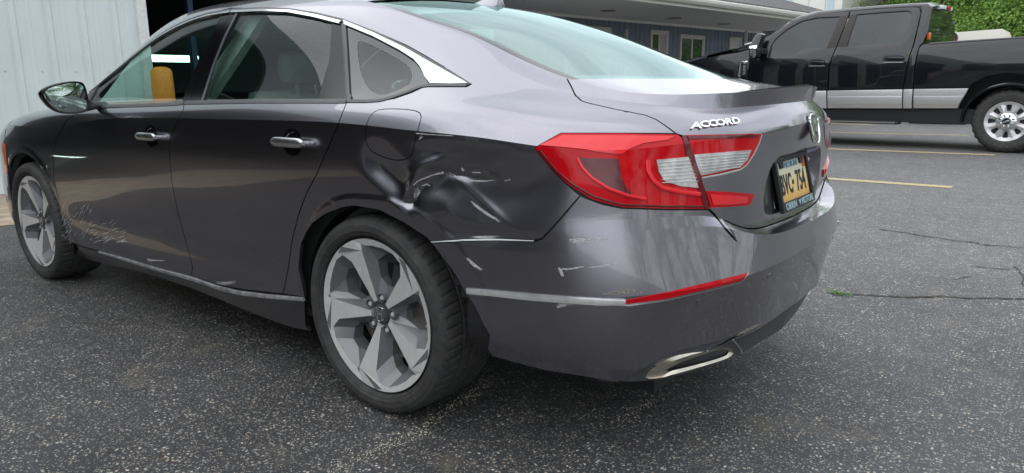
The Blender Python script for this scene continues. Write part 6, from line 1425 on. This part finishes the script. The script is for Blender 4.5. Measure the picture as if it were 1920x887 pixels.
x, z = tk(1396.5, 131); text_mesh('vent_lettering', 'SUPER', .062, .002, M['badge'], Matrix.Translation((x, -.014, z)) @ Matrix.Rotation(-PI/2, 4, 'Y') @ Matrix.Rotation(PI/2, 4, 'X') , truck, offset=.001)
# ---- truck wheels
def twheel():
    wh = empty('wheel', (0, .06, wr)); wh.parent = truck
    N = 120; prof = [(.285,.0),(.30,-.012),(.34,-.022),(.385,-.022),(.415,-.012),(.432,.0),(.446,.018),(.4545,.045),(.455,.10),(.446,.104),(.446,.12),(.455,.124),(.455,.19),(.4545,.245),(.44,.275),(.38,.30),(.285,.28)]
    V = []; F = []; m_ = len(prof)
    for i in range(N):
        a = 2*PI*i/N
        for k, (r, y) in enumerate(prof): rr = r - (.010 if (i % 4 < 2 and (4 <= k <= 8)) or (i % 4 >= 2 and 11 <= k <= 13) else 0); V.append((rr * math.cos(a + y * .4), y, rr * math.sin(a + y * .4)))
    for i in range(N):
        j = (i+1) % N; F += [(i*m_+k, i*m_+k+1, j*m_+k+1, j*m_+k) for k in range(m_-1)]
    trb(mk('tyre', V, F, M['rubber'], wh), 22)
    pts = []; dep = []; ed = []; holes = []
    for i in range(64): a = 2*PI*i/64; pts.append((.284*math.cos(a), .284*math.sin(a))); dep.append(.0); ed.append((i, (i+1) % 64))
    for s in range(8):
        k0 = len(pts); h = []
        for r, th, d in ((.150,-7,.035),(.225,-9.5,.02),(.240,-6,.018),(.240,6,.018),(.225,9.5,.02),(.150,7,.035)): a = R(45*s + th); h.append((r*math.cos(a), r*math.sin(a))); dep.append(d)
        pts += h; holes.append(h); ed += [(k0 + i, k0 + (i+1) % 6) for i in range(6)]
        k0 = len(pts)
        for r, th, d in ((.135,22.5,-.0),(.255,22.5,.006),(.262,14,.006),(.262,31,.006)): a = R(45*s + th); pts.append((r*math.cos(a), r*math.sin(a))); dep.append(d)
        ed += [(k0, k0+1), (k0+2, k0+1), (k0+1, k0+3)]
    k0 = len(pts)
    for i in range(32): a = 2*PI*i/32; pts.append((.118*math.cos(a), .118*math.sin(a))); dep.append(-.004); ed.append((k0+i, k0+(i+1) % 32))
    r = delaunay_2d_cdt([Vector(p) for p in pts], ed, [], 0, 1e-5); vv = [(p.x, p.y) for p in r[0]]; D = [dep[o[0]] if o else .02 for o in r[3]]
    F = [list(f) for f in r[2] if not any(inpoly(np.mean([vv[i] for i in f], axis=0), h) for h in holes) and math.hypot(*np.mean([vv[i] for i in f], axis=0)) > .05]
    V = [(x, D[i], z) for i, (x, z) in enumerate(vv)]
    for h in holes:
        n0 = len(V); V += [(x, D[min(range(len(vv)), key=lambda i: (vv[i][0]-x)**2+(vv[i][1]-z)**2)], z) for x, z in h] + [(x, .09, z) for x, z in h]; F += [[n0+i, n0+(i+1) % 6, n0+6+(i+1) % 6, n0+6+i] for i in range(6)]
    trb(mk('rim', V, F, M['tsilver'], wh), 20)
    b = MB(); b.lathe([(.284,.0),(.288,.006),(.288,.03)], 64); b.lathe([(.27,.02),(.25,.10),(.0,.11)], 48); b.build('rim_barrel', M['rim_dark'], wh, smooth=True)
    b = MB(); b.lathe([(.0,-.048),(.05,-.047),(.056,-.040),(.06,-.03),(.10,-.012),(.118,-.004)], 48); b.build('hub_cover', M['chrome'], wh, smooth=True)
    for k in range(8): a = R(22.5 + 45*k); b = MB(); b.cyl((.088*math.cos(a), -.045, .088*math.sin(a)), (.088*math.cos(a), -.005, .088*math.sin(a)), .014, .017, 12); b.build('lug_nut', M['chrome'], wh, smooth=True)
    b = MB(); b.lathe([(.0,-.050),(.045,-.049),(.047,-.046)], 32); b.build('centre_cap', M['tblack'], wh, smooth=True)
    b = MB(); Mr = Matrix.Rotation(R(-20), 4, 'Y'); b.box((-.04, -.054, -.011), (.04, -.049, .011), Mr); b.build('cap_bar', M['chrome'], wh, bevel=.003)
    return wh
w1 = twheel()
for (x, s) in ((-4.06 * 1.06, 0), (0, 1), (-4.06 * 1.06, 1)):
    c = w1.copy(); col.objects.link(c); c.parent = truck; c.location = (x, .06 if not s else WT - .06, wr); c.rotation_euler = (0, R(17) if not s else 0, PI if s else 0)
    for ch in w1.children: d = ch.copy(); col.objects.link(d); d.parent = c
# ---- white trailer and red machine beyond the bed
YT = 19.0; a = face(1783, 75, YT); c = face(1884, 75, YT); tr_ = tag(empty('trailer', (a[0], YT, 0)), 'plain off-white box trailer with a sloping front, beyond the black truck bed', 'trailer')
z0 = face(1783, 61.5, YT)[2]; z1 = face(1880, 54, YT)[2]; x1_ = face(1880, 54, YT)[0] - a[0]; x2_ = face(1883, 72, YT)[0] - a[0]; M['twhite'] = simple('off_white_panel', (.62, .60, .54), .6, var=.05)
b = MB(); b.prism([(0, .45), (x2_ + .25, .45), (x2_ + .05, z1 - .25), (x1_, z1), (0, z0)], 0, 2.0, lambda p, q_, d: (p, d, q_)); b.build('body', M['twhite'], tr_, bevel=.015)
b = MB(); [b.cyl((x, -.02, .33), (x, .2, .33), .33, n=24) for x in (1.0,)]; b.build('tyre', M['rubber'], tr_)
a = face(1780, 60, 18.0); lm = tag(empty('lift_machine', (a[0], 18.0, 0)), 'red and orange lifting machine head standing behind the black truck cab', 'machine')
M['redp'] = simple('faded_red_paint', (.50, .07, .045), .6, var=.3)
def fz(px, py): p = face(px, py, 18.0); return (p[0] - a[0], 0, p[2])
b = MB(); b.tube([fz(1784, 52), fz(1786, 75), fz(1786, 150)], .045, 8); b.build('mast', M['redp'], lm, smooth=True)
b = MB(); b.tube([fz(1775, 46), fz(1779, 52), fz(1785, 50)], [.10, .07, .08], 8); b.build('head', M['orange'], lm, smooth=True)
b = MB(); b.cyl(fz(1776, 56), (fz(1776,56)[0], .2, fz(1776,56)[2]), .14, n=14); b.cyl(fz(1780, 72), (fz(1780,72)[0], .2, fz(1780,72)[2]), .16, n=14); b.build('pulley', M['black'], lm); b = MB(); b.box((-.6, -.4, 0), (.6, .4, .9)); b.build('base', M['black'], lm, bevel=.03)
